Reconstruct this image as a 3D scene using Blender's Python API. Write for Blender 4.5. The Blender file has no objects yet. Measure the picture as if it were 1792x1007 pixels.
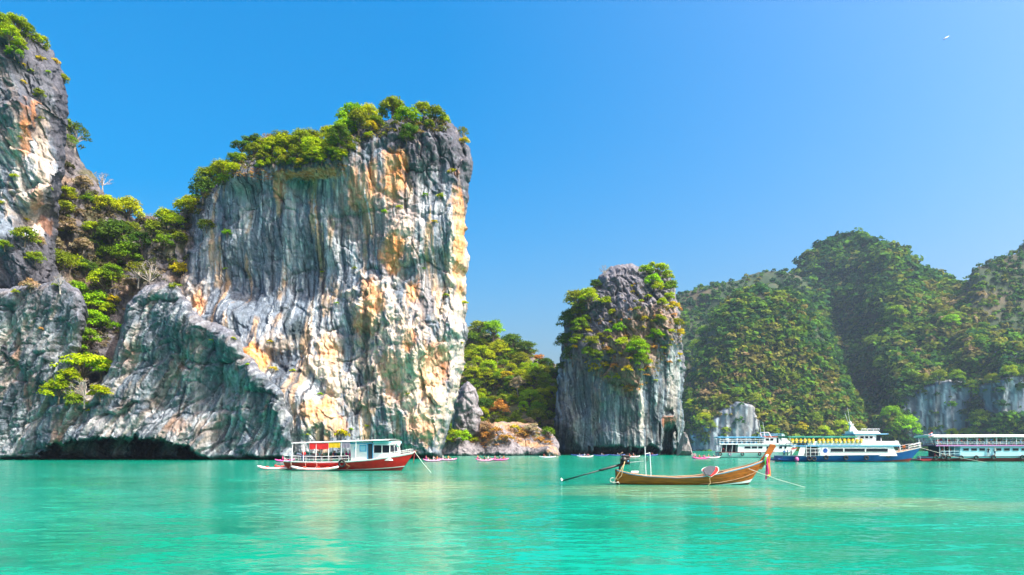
import bpy, math, random
import numpy as np
from mathutils import Vector, Matrix

# ------------------------------------------------------------------ camera, sky, sun, exposure
S = bpy.context.scene
COL = S.collection
FPX, CX, HY, CAMH = 1195.0, 896.0, 785.0, 2.5          # focal length in photo pixels, optical centre, horizon row, eye height
cam = bpy.data.objects.new('camera', bpy.data.cameras.new('camera')); COL.objects.link(cam)
cam.data.sensor_width = 36.0; cam.data.lens = 36.0 * FPX / 1792.0
cam.data.shift_y = (HY - 503.5) / 1792.0
cam.data.clip_start = 0.1; cam.data.clip_end = 20000
cam.location = (0, 0, CAMH); cam.rotation_euler = (math.radians(90), 0, 0)
S.camera = cam

SUN_EL, SUN_AZ = math.radians(52), math.radians(119)    # azimuth clockwise from the view direction
sdir = Vector((math.sin(SUN_AZ) * math.cos(SUN_EL), math.cos(SUN_AZ) * math.cos(SUN_EL), math.sin(SUN_EL)))
W = bpy.data.worlds.new('World'); S.world = W; W.use_nodes = True
wn = W.node_tree.nodes; wl = W.node_tree.links; wn.clear()
sky = wn.new('ShaderNodeTexSky'); sky.sky_type = 'NISHITA'; sky.sun_disc = False
sky.sun_elevation = SUN_EL; sky.sun_rotation = SUN_AZ
sky.altitude = 0; sky.air_density = 1.0; sky.dust_density = 8.0; sky.ozone_density = 2.0
hsv = wn.new('ShaderNodeHueSaturation'); hsv.inputs['Saturation'].default_value = 1.88
hsv.inputs['Hue'].default_value = 0.490
bg = wn.new('ShaderNodeBackground'); bg.inputs['Strength'].default_value = 0.15
wo = wn.new('ShaderNodeOutputWorld')
wl.new(sky.outputs[0], hsv.inputs['Color']); wl.new(hsv.outputs[0], bg.inputs['Color']); wl.new(bg.outputs[0], wo.inputs['Surface'])
sun = bpy.data.objects.new('sun', bpy.data.lights.new('sun', 'SUN')); COL.objects.link(sun)
sun.data.energy = 3.8; sun.data.angle = math.radians(0.53); sun.data.color = (1.0, 0.955, 0.88)
sun.rotation_euler = sdir.to_track_quat('Z', 'Y').to_euler()
S.view_settings.view_transform = 'Standard'; S.view_settings.look = 'None'
S.view_settings.exposure = 1.22; S.view_settings.gamma = 1.0; S.view_settings.use_curve_mapping = False
S.cycles.use_denoising = True
try: S.cycles.denoiser = 'OPENIMAGEDENOISE'
except Exception: pass
S.cycles.max_bounces = 6; S.cycles.diffuse_bounces = 3; S.cycles.glossy_bounces = 2
S.cycles.transmission_bounces = 3; S.cycles.transparent_max_bounces = 6; S.cycles.volume_bounces = 0

random.seed(7); RNG = np.random.default_rng(7)

# ------------------------------------------------------------------ helpers
def P(px, py, D):
    """photo pixel at distance D -> world position"""
    return np.stack([(px - CX) * D / FPX, D + 0 * px, CAMH + (HY - py) * D / FPX], -1)
def PV(px, py, D): return Vector((float((px - CX) * D / FPX), float(D), float(CAMH + (HY - py) * D / FPX)))

def _hash(ix, iy, iz, seed):
    h = (ix.astype(np.int64) * 374761393 + iy.astype(np.int64) * 668265263 + iz.astype(np.int64) * 2147483647 + seed * 1274126177) & 0xFFFFFFFF
    h = ((h ^ (h >> 13)) * 1274126177) & 0xFFFFFFFF
    h = ((h ^ (h >> 16)) * 2246822519) & 0xFFFFFFFF
    return h ^ (h >> 15)
def pn(x, y, z, seed=0):
    x, y, z = np.broadcast_arrays(np.asarray(x, float), np.asarray(y, float), np.asarray(z, float))
    ix, iy, iz = np.floor(x), np.floor(y), np.floor(z)
    fx, fy, fz = x - ix, y - iy, z - iz
    u, v, w = [f * f * f * (f * (f * 6 - 15) + 10) for f in (fx, fy, fz)]
    out = 0
    for dx in (0, 1):
        for dy in (0, 1):
            for dz in (0, 1):
                h = _hash(ix + dx, iy + dy, iz + dz, seed)
                gx = (h & 1023) / 511.5 - 1; gy = ((h >> 10) & 1023) / 511.5 - 1; gz = ((h >> 20) & 1023) / 511.5 - 1
                d = gx * (fx - dx) + gy * (fy - dy) + gz * (fz - dz)
                out = out + d * (u if dx else 1 - u) * (v if dy else 1 - v) * (w if dz else 1 - w)
    return out * 1.25
def fbm(x, y, z, o=4, seed=0, g=0.5):
    a, s, t = 1.0, 0, 0
    for i in range(o):
        s = s + a * pn(x * 2 ** i, y * 2 ** i, z * 2 ** i, seed + i * 17); t += a; a *= g
    return s / t
def ridged(x, y, z, o=3, seed=0, g=0.5):
    a, s, t = 1.0, 0, 0
    for i in range(o):
        s = s + a * (1 - np.abs(pn(x * 2 ** i, y * 2 ** i, z * 2 ** i, seed + i * 17)) * 2.2); t += a; a *= g
    return s / t
def sst(a, b, x):
    t = np.clip((x - a) / (b - a), 0, 1); return t * t * (3 - 2 * t)
def mixc(c, d, m): return c * (1 - m[..., None]) + np.asarray(d) * m[..., None]
def sdf(poly, X, Y):
    d2 = np.full(X.shape, 1e12); ins = np.zeros(X.shape, bool); n = len(poly)
    for i in range(n):
        (ax, ay), (bx, by) = poly[i], poly[(i + 1) % n]
        ex, ey = bx - ax, by - ay
        t = np.clip(((X - ax) * ex + (Y - ay) * ey) / (ex * ex + ey * ey + 1e-9), 0, 1)
        d2 = np.minimum(d2, (X - ax - t * ex) ** 2 + (Y - ay - t * ey) ** 2)
        if ay != by: ins ^= ((ay > Y) != (by > Y)) & (X < (bx - ax) * (Y - ay) / (by - ay) + ax)
    return np.where(ins, 1, -1) * np.sqrt(d2)
def shep(pts, X, Y, p=1.6, s=12.0):
    num = 0; den = 0
    for (x, y, v) in pts:
        w = 1.0 / ((X - x) ** 2 + (Y - y) ** 2 + s * s) ** p
        num = num + w * v; den = den + w
    return num / den

def mesh_obj(name, verts, faces, mat=None, parent=None, smooth=False, cols=None):
    me = bpy.data.meshes.new(name)
    me.from_pydata([tuple(map(float, v)) for v in verts] if not isinstance(verts, np.ndarray) else verts.tolist(), [], faces if not isinstance(faces, np.ndarray) else faces.tolist())
    if smooth: me.polygons.foreach_set('use_smooth', [True] * len(me.polygons))
    if cols is not None:
        a = me.color_attributes.new('Col', 'FLOAT_COLOR', 'POINT')
        c = np.ones((len(me.vertices), 4), np.float32); c[:, :3] = cols
        a.data.foreach_set('color', c.ravel())
    if mat: me.materials.append(mat)
    me.update()
    o = bpy.data.objects.new(name, me); COL.objects.link(o)
    if parent: o.parent = parent
    return o
def tag(o, label=None, cat=None, group=None, kind=None):
    if label: o['label'] = label
    if cat: o['category'] = cat
    if group: o['group'] = group
    if kind: o['kind'] = kind
    return o
def thing(name, label, cat, loc=(0, 0, 0), rz=0, group=None):
    o = bpy.data.objects.new(name, None); COL.objects.link(o); o.empty_display_size = 0.3
    o.location = loc; o.rotation_euler = (0, 0, rz)
    return tag(o, label, cat, group)
def copy_tree(o, parent=None):
    c = o.copy(); COL.objects.link(c); c.parent = parent
    for ch in list(o.children): copy_tree(ch, c)
    return c

class MB:
    def __init__(s): s.v = []; s.f = []
    def add(s, vs, fs):
        b = len(s.v); s.v += [tuple(map(float, v)) for v in vs]; s.f += [tuple(b + i for i in f) for f in fs]; return s
    def box(s, c, d, rz=0.0, ry=0.0):
        m = Matrix.Rotation(rz, 3, 'Z') @ Matrix.Rotation(ry, 3, 'Y')
        vs = [Vector(c) + m @ Vector((sx * d[0] / 2, sy * d[1] / 2, sz * d[2] / 2)) for sx in (-1, 1) for sy in (-1, 1) for sz in (-1, 1)]
        return s.add(vs, [(0, 1, 3, 2), (4, 6, 7, 5), (0, 4, 5, 1), (2, 3, 7, 6), (0, 2, 6, 4), (1, 5, 7, 3)])
    def rbox(s, c, d, r=0.03, **k):
        """box with chamfered vertical and horizontal edges along x"""
        x, y, z = [q / 2 for q in d]; r = min(r, y * .9, z * .9)
        ring = [(-y + r, -z), (y - r, -z), (y, -z + r), (y, z - r), (y - r, z), (-y + r, z), (-y, z - r), (-y, -z + r)]
        vs = [(c[0] + sx * x, c[1] + a, c[2] + b) for sx in (-1, 1) for a, b in ring]
        fs = [tuple(range(7, -1, -1)), tuple(range(8, 16))] + [(i, (i + 1) % 8, 8 + (i + 1) % 8, 8 + i) for i in range(8)]
        return s.add(vs, fs)
    def tube(s, pts, r, n=6, cap=True):
        pts = [Vector(p) for p in pts]; rs = r if isinstance(r, (list, tuple)) else [r] * len(pts)
        vs = []; ref = None
        for i, p in enumerate(pts):
            t = (pts[min(i + 1, len(pts) - 1)] - pts[max(i - 1, 0)]).normalized()
            if ref is None: ref = Vector((0, 0, 1)) if abs(t.z) < .9 else Vector((1, 0, 0))
            a = t.cross(ref).normalized(); b = t.cross(a).normalized(); ref = a.cross(t) * -1 if a.cross(t).dot(ref) < 0 else a.cross(t)
            for k in range(n):
                an = 2 * math.pi * k / n
                vs.append(p + (a * math.cos(an) + b * math.sin(an)) * rs[i])
        fs = [(i * n + k, i * n + (k + 1) % n, (i + 1) * n + (k + 1) % n, (i + 1) * n + k) for i in range(len(pts) - 1) for k in range(n)]
        if cap: fs += [tuple(range(n - 1, -1, -1)), tuple((len(pts) - 1) * n + k for k in range(n))]
        return s.add(vs, fs)
    def rows(s, rows, close=False):
        n = len(rows[0]); vs = [p for r in rows for p in r]
        fs = [(i * n + k, i * n + (k + 1) % n, (i + 1) * n + (k + 1) % n, (i + 1) * n + k) for i in range(len(rows) - 1) for k in range(n if close else n - 1)]
        return s.add(vs, fs)
    def prism(s, poly, y0, y1):
        """polygon in x,z extruded along y"""
        n = len(poly)
        vs = [(x, y0, z) for x, z in poly] + [(x, y1, z) for x, z in poly]
        return s.add(vs, [tuple(range(n)), tuple(range(2 * n - 1, n - 1, -1))] + [(i, n + i, n + (i + 1) % n, (i + 1) % n) for i in range(n)])
    def torus(s, c, R, r, axis='y', n=16, m=8, sx=1.0):
        rows = []
        for i in range(n + 1):
            a = 2 * math.pi * i / n; ring = []
            for k in range(m):
                b = 2 * math.pi * k / m; q = R + r * math.cos(b); h = r * math.sin(b)
                if axis == 'y': ring.append((c[0] + q * math.cos(a) * sx, c[1] + h, c[2] + q * math.sin(a)))
                else: ring.append((c[0] + h, c[1] + q * math.cos(a), c[2] + q * math.sin(a)))
            rows.append(ring)
        return s.rows(rows, True)
    def ball(s, c, r, n=10, m=7):
        rows = [[(c[0] + r[0] * math.sin(math.pi * j / m) * math.cos(2 * math.pi * k / n), c[1] + r[1] * math.sin(math.pi * j / m) * math.sin(2 * math.pi * k / n), c[2] + r[2] * math.cos(math.pi * j / m)) for k in range(n)] for j in range(m + 1)]
        return s.rows(rows, True)
    def build(s, name, mat, parent=None, smooth=False):
        return mesh_obj(name, s.v, s.f, mat, parent, smooth)

# ------------------------------------------------------------------ materials
def newmat(name):
    m = bpy.data.materials.new(name); m.use_nodes = True; n = m.node_tree.nodes; l = m.node_tree.links
    b = n['Principled BSDF']; return m, n, l, b
def paint(name, c, rough=0.45, var=0.12, scale=3.0, metal=0.0, bump=0.0, stretch=None):
    m, n, l, b = newmat(name)
    tc = n.new('ShaderNodeTexCoord'); mp = n.new('ShaderNodeMapping'); no = n.new('ShaderNodeTexNoise')
    l.new(tc.outputs['Object'], mp.inputs[0]); l.new(mp.outputs[0], no.inputs['Vector'])
    if stretch: mp.inputs['Scale'].default_value = stretch
    no.inputs['Scale'].default_value = scale; no.inputs['Detail'].default_value = 5
    mx = n.new('ShaderNodeMix'); mx.data_type = 'RGBA'; mx.blend_type = 'MULTIPLY'
    rp = n.new('ShaderNodeMapRange'); rp.inputs[1].default_value = .3; rp.inputs[2].default_value = .7; rp.inputs[3].default_value = 1 - var * 2; rp.inputs[4].default_value = 1.0
    l.new(no.outputs[0], rp.inputs[0]); mx.inputs[0].default_value = 1
    mx.inputs[6].default_value = (*c, 1); l.new(rp.outputs[0], mx.inputs[7]); l.new(mx.outputs[2], b.inputs['Base Color'])
    r2 = n.new('ShaderNodeMapRange'); r2.inputs[3].default_value = rough - .08; r2.inputs[4].default_value = rough + .12
    l.new(no.outputs[0], r2.inputs[0]); l.new(r2.outputs[0], b.inputs['Roughness'])
    b.inputs['Metallic'].default_value = metal
    if bump:
        bp = n.new('ShaderNodeBump'); bp.inputs['Strength'].default_value = bump; bp.inputs['Distance'].default_value = .03
        l.new(no.outputs[0], bp.inputs['Height']); l.new(bp.outputs[0], b.inputs['Normal'])
    return m
def rockmat(name, streak=0.0):
    m, n, l, b = newmat(name)
    at = n.new('ShaderNodeAttribute'); at.attribute_name = 'Col'
    ge = n.new('ShaderNodeNewGeometry')
    no = n.new('ShaderNodeTexNoise'); no.inputs['Scale'].default_value = 1.1; no.inputs['Detail'].default_value = 8; no.inputs['Roughness'].default_value = .74
    l.new(ge.outputs['Position'], no.inputs['Vector'])
    mp = n.new('ShaderNodeMapping'); mp.inputs['Scale'].default_value = (1.6, 1.0, .10)
    l.new(ge.outputs['Position'], mp.inputs[0])
    ns = n.new('ShaderNodeTexNoise'); ns.inputs['Scale'].default_value = 1.0; ns.inputs['Detail'].default_value = 6; ns.inputs['Roughness'].default_value = .6
    l.new(mp.outputs[0], ns.inputs['Vector'])
    r1 = n.new('ShaderNodeMapRange'); r1.inputs[1].default_value = .3; r1.inputs[2].default_value = .7; r1.inputs[3].default_value = .70; r1.inputs[4].default_value = 1.22
    l.new(no.outputs[0], r1.inputs[0])
    r2 = n.new('ShaderNodeMapRange'); r2.inputs[1].default_value = .32; r2.inputs[2].default_value = .68; r2.inputs[3].default_value = 1 - streak; r2.inputs[4].default_value = 1 + streak * .6
    l.new(ns.outputs[0], r2.inputs[0])
    mu = n.new('ShaderNodeMath'); mu.operation = 'MULTIPLY'; l.new(r1.outputs[0], mu.inputs[0]); l.new(r2.outputs[0], mu.inputs[1])
    mx = n.new('ShaderNodeMix'); mx.data_type = 'RGBA'; mx.blend_type = 'MULTIPLY'; mx.inputs[0].default_value = 1
    l.new(at.outputs['Color'], mx.inputs[6]); l.new(mu.outputs[0], mx.inputs[7]); l.new(mx.outputs[2], b.inputs['Base Color'])
    b.inputs['Roughness'].default_value = .85; b.inputs['Specular IOR Level'].default_value = .25
    vo = n.new('ShaderNodeTexVoronoi'); vo.feature = 'DISTANCE_TO_EDGE'; vo.inputs['Scale'].default_value = 1.0
    mv = n.new('ShaderNodeMapping'); mv.inputs['Scale'].default_value = (1.5, 1.2, .55); l.new(ge.outputs['Position'], mv.inputs[0]); l.new(mv.outputs[0], vo.inputs['Vector'])
    ad = n.new('ShaderNodeMath'); ad.operation = 'MULTIPLY_ADD'; ad.inputs[1].default_value = .45
    l.new(vo.outputs[0], ad.inputs[0]); l.new(no.outputs[0], ad.inputs[2])
    bp = n.new('ShaderNodeBump'); bp.inputs['Strength'].default_value = .8; bp.inputs['Distance'].default_value = .6
    l.new(ad.outputs[0], bp.inputs['Height']); l.new(bp.outputs[0], b.inputs['Normal'])
    return m
def leafmat(name, use_obj):
    m, n, l, b = newmat(name); n.remove(b)
    if use_obj:
        oi = n.new('ShaderNodeObjectInfo'); c = oi.outputs['Color']
        at = n.new('ShaderNodeAttribute'); at.attribute_name = 'Col'
        mx = n.new('ShaderNodeMix'); mx.data_type = 'RGBA'; mx.blend_type = 'MULTIPLY'; mx.inputs[0].default_value = 1
        l.new(c, mx.inputs[6]); l.new(at.outputs['Color'], mx.inputs[7]); c = mx.outputs[2]
    else:
        at = n.new('ShaderNodeAttribute'); at.attribute_name = 'Col'; c = at.outputs['Color']
    d = n.new('ShaderNodeBsdfDiffuse'); t = n.new('ShaderNodeBsdfTranslucent'); ms = n.new('ShaderNodeMixShader'); ms.inputs[0].default_value = .35
    g = n.new('ShaderNodeMix'); g.data_type = 'RGBA'; g.blend_type = 'MULTIPLY'; g.inputs[0].default_value = 1; g.inputs[7].default_value = (1.25, 1.15, .5, 1)
    l.new(c, g.inputs[6]); l.new(c, d.inputs['Color']); l.new(g.outputs[2], t.inputs['Color'])
    l.new(d.outputs[0], ms.inputs[1]); l.new(t.outputs[0], ms.inputs[2]); l.new(ms.outputs[0], n['Material Output'].inputs['Surface'])
    return m
ROCK = rockmat('limestone', .42); EARTH = rockmat('hill_ground', .1)
LEAF = leafmat('leaves', True); LEAFV = leafmat('wood_leaves', False)
BARK = paint('bark', (.16, .13, .10), .9, .3, 6, bump=.6)
BARKW = paint('pale_bark', (.42, .39, .35), .9, .25, 6, bump=.6)

# ------------------------------------------------------------------ water
def water_material():
    m, n, l, b = newmat('sea_water')
    ge = n.new('ShaderNodeNewGeometry'); pos = ge.outputs['Position']
    def noise(scale, detail, sx, sy, rough=.5):
        mp = n.new('ShaderNodeMapping'); mp.inputs['Scale'].default_value = (sx, sy, 1); l.new(pos, mp.inputs[0])
        q = n.new('ShaderNodeTexNoise'); q.inputs['Scale'].default_value = scale; q.inputs['Detail'].default_value = detail; q.inputs['Roughness'].default_value = rough
        l.new(mp.outputs[0], q.inputs['Vector']); return q.outputs[0]
    def rng(s, a, b_, c=0, d=1):
        r = n.new('ShaderNodeMapRange'); r.interpolation_type = 'SMOOTHSTEP'
        for i, v in enumerate((a, b_, c, d)): r.inputs[i + 1].default_value = v
        l.new(s, r.inputs[0]); return r.outputs[0]
    def mix(a, bcol, f, blend='MIX'):
        x = n.new('ShaderNodeMix'); x.data_type = 'RGBA'; x.blend_type = blend
        if hasattr(f, 'links'): l.new(f, x.inputs[0])
        else: x.inputs[0].default_value = f
        if hasattr(a, 'links'): l.new(a, x.inputs[6])
        else: x.inputs[6].default_value = (*a, 1)
        if hasattr(bcol, 'links'): l.new(bcol, x.inputs[7])
        else: x.inputs[7].default_value = (*bcol, 1)
        return x.outputs[2]
    def math_(op, a, b_):
        x = n.new('ShaderNodeMath'); x.operation = op
        for i, v in enumerate((a, b_)):
            if hasattr(v, 'links'): l.new(v, x.inputs[i])
            else: x.inputs[i].default_value = v
        return x.outputs[0]
    big = noise(.06, 3, 1.0, 1.6); mid = noise(.28, 4, .5, 1.4)
    c = mix((.0, .168, .100), (.0, .225, .155), rng(big, .35, .65))
    c = mix(c, (.0, .192, .130), rng(mid, .45, .7, 0, .5))
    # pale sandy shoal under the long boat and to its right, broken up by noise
    def shoal_and_reflection(cx, cy, rx, ry):
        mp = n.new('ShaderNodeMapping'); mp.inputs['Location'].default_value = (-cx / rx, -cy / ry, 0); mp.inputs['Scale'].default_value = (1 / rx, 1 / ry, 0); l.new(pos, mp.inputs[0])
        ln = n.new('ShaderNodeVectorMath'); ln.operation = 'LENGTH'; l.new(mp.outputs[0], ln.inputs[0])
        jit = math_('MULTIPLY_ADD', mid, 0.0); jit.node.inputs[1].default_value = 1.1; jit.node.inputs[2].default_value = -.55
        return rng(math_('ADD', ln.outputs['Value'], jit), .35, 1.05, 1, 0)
    sh = math_('MAXIMUM', shoal_and_reflection(9, 40, 10, 9), shoal_and_reflection(17, 31, 8.5, 5))
    sh = math_('MAXIMUM', sh, shoal_and_reflection(-7, 42, 7, 16))  # painted reflection of the pale cliff, tinted into the water left of centre
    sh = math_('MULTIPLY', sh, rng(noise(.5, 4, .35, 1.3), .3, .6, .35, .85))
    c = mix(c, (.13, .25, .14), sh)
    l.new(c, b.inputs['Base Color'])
    b.inputs['Roughness'].default_value = .14; b.inputs['IOR'].default_value = 1.33; b.inputs['Specular IOR Level'].default_value = .10
    # wavelet slopes straight from noise, so they hold at grazing angles
    def slope(scale, detail, sx, sy, amp):
        mp = n.new('ShaderNodeMapping'); mp.inputs['Scale'].default_value = (sx, sy, 1); l.new(pos, mp.inputs[0])
        q = n.new('ShaderNodeTexNoise'); q.inputs['Scale'].default_value = scale; q.inputs['Detail'].default_value = detail
        l.new(mp.outputs[0], q.inputs['Vector'])
        v = n.new('ShaderNodeVectorMath'); v.operation = 'SUBTRACT'; v.inputs[1].default_value = (.5, .5, .5); l.new(q.outputs['Color'], v.inputs[0])
        w = n.new('ShaderNodeVectorMath'); w.operation = 'MULTIPLY'; w.inputs[1].default_value = (amp * .7, amp, 0); l.new(v.outputs[0], w.inputs[0]); return w.outputs[0]
    acc = None
    for a in ((.35, 2, .6, 1.5, .24), (1.5, 3, .6, 1.6, .42), (5.0, 3, .7, 1.5, .34)):
        w = slope(*a)
        if acc is None: acc = w
        else:
            q = n.new('ShaderNodeVectorMath'); q.operation = 'ADD'; l.new(acc, q.inputs[0]); l.new(w, q.inputs[1]); acc = q.outputs[0]
    q = n.new('ShaderNodeVectorMath'); q.operation = 'ADD'; l.new(acc, q.inputs[0]); q.inputs[1].default_value = (0, 0, 1)
    nn = n.new('ShaderNodeVectorMath'); nn.operation = 'NORMALIZE'; l.new(q.outputs[0], nn.inputs[0]); l.new(nn.outputs[0], b.inputs['Normal'])
    return m
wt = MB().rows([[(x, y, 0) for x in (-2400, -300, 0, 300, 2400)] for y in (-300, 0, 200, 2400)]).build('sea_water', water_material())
tag(wt, 'calm turquoise green sea filling the bay', 'water', kind='structure')

# ------------------------------------------------------------------ cliffs and hills
SURF = {}
def relief(name, poly, depth, step, disp, color, mat, warp=(5, 30), edge=(40, 14), back=45, smooth=True, label='', cat='cliff'):
    xs = np.array([p[0] for p in poly]); ys = np.array([p[1] for p in poly])
    gx = np.arange(xs.min() - 8, xs.max() + 8 + step, step); gy = np.arange(ys.min() - 8, ys.max() + 8 + step, step)
    X, Y = np.meshgrid(gx, gy)
    sd0 = abs(hash_name(name))
    wx = warp[0] * fbm(X / warp[1], Y / warp[1], 0, 4, sd0) * 2; wy = warp[0] * fbm(X / warp[1], Y / warp[1], 9.5, 4, sd0 + 5) * 2
    d = sdf(poly, X + wx, Y + wy)
    gyr, gxr = np.gradient(d, step); g2 = np.maximum(gxr ** 2 + gyr ** 2, .25)
    keep = d > -step * .95
    neg = keep & (d < 0)
    X = np.where(neg, X - d * gxr / g2, X); Y = np.where(neg, Y - d * gyr / g2, Y); d = np.where(neg, 0, d)
    t = 1 - np.clip(d / edge[0], 0, 1)
    D = depth(X, Y) + edge[1] * (1 - np.sqrt(np.maximum(0, 1 - t ** 2)))
    pos = P(X, Y, D)
    dv = disp(pos, X, Y, d)
    pos = pos + dv
    col = color(pos, X, Y, d)
    idx = -np.ones(X.shape, int); kk = keep
    cell = kk[:-1, :-1] & kk[1:, :-1] & kk[:-1, 1:] & kk[1:, 1:]
    used = np.zeros(X.shape, bool)
    for a, b in ((0, 0), (1, 0), (0, 1), (1, 1)): used[a:used.shape[0] - 1 + a, b:used.shape[1] - 1 + b] |= cell
    idx[used] = np.arange(used.sum())
    F = np.stack([idx[:-1, :-1][cell], idx[1:, :-1][cell], idx[1:, 1:][cell], idx[:-1, 1:][cell]], -1)
    V = pos[used]; C = col[used]
    # rim edges -> sides running back and a closing cap
    E = np.concatenate([F[:, [0, 1]], F[:, [1, 2]], F[:, [2, 3]], F[:, [3, 0]]])
    key = np.minimum(E[:, 0], E[:, 1]) * 10 ** 7 + np.maximum(E[:, 0], E[:, 1])
    u, inv, cnt = np.unique(key, return_inverse=True, return_counts=True)
    B = E[cnt[inv] == 1]
    rim = np.unique(B); m2 = {r: i for i, r in enumerate(rim)}
    n0 = len(V); rv = V[rim]
    rx, ry, rd = CX + rv[:, 0] / rv[:, 1] * FPX, HY - (rv[:, 2] - CAMH) / rv[:, 1] * FPX, rv[:, 1]
    cx, cy = rx.mean(), ry.mean()
    def ring(k, dy): return P(cx + (rx - cx) * k, cy + (ry - cy) * k, rd + dy)          # the flanks draw in as they run back
    V2 = np.concatenate([V, ring(.95, back * .4), ring(.72, back), P(np.array([cx]), np.array([cy]), np.array([rd.mean() + back * 1.15]))])
    C2 = np.concatenate([C, C[rim], C[rim], [C.mean(0)]])
    nr = len(rim); faces = F.tolist()
    for a, b in B:
        i, j = m2[a], m2[b]
        faces.append((int(b), int(a), n0 + i, n0 + j)); faces.append((n0 + j, n0 + i, n0 + nr + i, n0 + nr + j)); faces.append((n0 + nr + j, n0 + nr + i, n0 + 2 * nr))
    o = mesh_obj(name, V2, faces, mat, None, smooth, np.clip(C2, 0, 1))
    tag(o, label, cat, kind='structure')
    SURF[name] = (gx[0], gy[0], step, used, pos)
    return o
def hash_name(s): return sum((i + 3) * ord(ch) for i, ch in enumerate(s)) % 997
def on(name, px, py):
    """surface point of a cliff under a photo pixel (searching down, then inward)"""
    x0, y0, st, used, pos = SURF[name]
    for k in range(0, 160, 2):
        for dx in (0, -k * .3, k * .3):
            i = int(round((py + k - y0) / st)); j = int(round((px + dx - x0) / st))
            if 0 <= i < used.shape[0] and 0 <= j < used.shape[1] and used[i, j]: return Vector(pos[i, j])
    return PV(px, py, 200)

GREYB, PALE, WHITE = np.array((.152, .196, .250)), np.array((.41, .44, .47)), np.array((.70, .575, .465))
TEALD, ORANGE, TAN, KARR = np.array((.032, .046, .070)), np.array((.68, .25, .05)), np.array((.50, .34, .20)), np.array((.085, .09, .115))
def flutes(pos, k=1.0, seed=0):
    x, y, z = pos[..., 0], pos[..., 1], pos[..., 2]
    xs = x + 3.5 * fbm(x * .02, z * .035, 1, 3, seed) + .9 * pn(x * .12, z * .14, 2, seed + 1)
    return xs, k * (1.5 * ridged(xs * .13, 0, z * .012, 2, seed + 2) + .75 * ridged(xs * .36, 0, z * .03, 2, seed + 3) + .32 * ridged(xs * .95, 3, z * .07, 2, seed + 4))
def crags(pos, s=1.0, seed=0, tilt=0.0):
    x, y, z = pos[..., 0], pos[..., 1], pos[..., 2]; x = x + tilt * z
    return s * (1.5 * ridged(x * .11, y * .1, z * .075, 2, seed + 8) + 1.0 * ridged(x * .33, y * .3, z * .19, 2, seed + 9) + .5 * ridged(x * .95, y * .8, z * .5, 2, seed + 10))
def facets(u, v, seed, tilt=.5):
    """angular broken blocks: every cell its own height and tilt"""
    iu, iv = np.floor(u), np.floor(v); best = np.full(u.shape, 1e9); out = np.zeros(u.shape); best2 = np.full(u.shape, 1e9)
    for du in (-1, 0, 1):
        for dv in (-1, 0, 1):
            h = _hash(iu + du, iv + dv, iu * 0, seed); h2 = _hash(iu + du, iv + dv, iu * 0 + 1, seed)
            cu = iu + du + .1 + .8 * (h & 1023) / 1023; cv = iv + dv + .1 + .8 * ((h >> 10) & 1023) / 1023
            d = (u - cu) ** 2 + (v - cv) ** 2
            val = ((h2 & 1023) / 511.5 - 1) * .5 + tilt * (((h2 >> 10) & 1023) / 511.5 - 1) * (u - cu) * 2 + tilt * (((h2 >> 20) & 1023) / 511.5 - 1) * (v - cv) * 2
            m = d < best
            best2 = np.where(m, best, np.minimum(best2, d)); out = np.where(m, val, out); best = np.where(m, d, best)
    gap = np.sqrt(best2) - np.sqrt(best)
    return out - .5 * sst(.12, 0, gap)
def blocky(pos, seed, s=1.0, tilt=0.0):
    x, y, z = pos[..., 0] + tilt * pos[..., 2], pos[..., 1], pos[..., 2]
    wx = x + 1.6 * fbm(x * .15, y * .15, z * .15, 3, seed); wz = z + 2.2 * fbm(x * .15, y * .15, z * .15, 3, seed + 1)
    return s * (1.6 * facets(wx * .075, wz * .05, seed + 5, .35) + 1.4 * facets(wx * .16, wz * .085, seed) + .8 * facets(wx * .42, wz * .19, seed + 1) + .42 * facets(wx * 1.0, wz * .5, seed + 2) + .2 * facets(wx * 2.1, wz * 1.2, seed + 3))
def cracks(pos, seed, tilt=0.0):
    x, z = pos[..., 0] + tilt * pos[..., 2], pos[..., 2]
    wx = x + 2.5 * fbm(x * .12, z * .12, 1, 3, seed); wz = z + 2.5 * fbm(x * .12, z * .12, 5, 3, seed + 1)
    a = 1 - np.abs(pn(wx * .16, 0, wz * .035, seed + 2)) * 2.2; b = 1 - np.abs(pn(wx * .05, 4, wz * .13, seed + 3)) * 2.2
    m = sst(-.05, .25, fbm(x * .06, z * .06, 8, 3, seed + 4)); return (sst(.92, .99, a) * .8 + sst(.95, .995, b) * .45) * m
def patches(lst, X, Y, pos, seed=3):
    m = np.zeros(X.shape); nz = fbm(pos[..., 0] * .22, pos[..., 1] * .22, pos[..., 2] * .15, 5, seed, .65)
    for (x, y, rx, ry, s) in lst:
        r = np.sqrt(((X - x) / rx) ** 2 + ((Y - y) / ry) ** 2)
        m = np.maximum(m, s * sst(1.1, .55, r + nz * 1.5))
    return m
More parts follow.
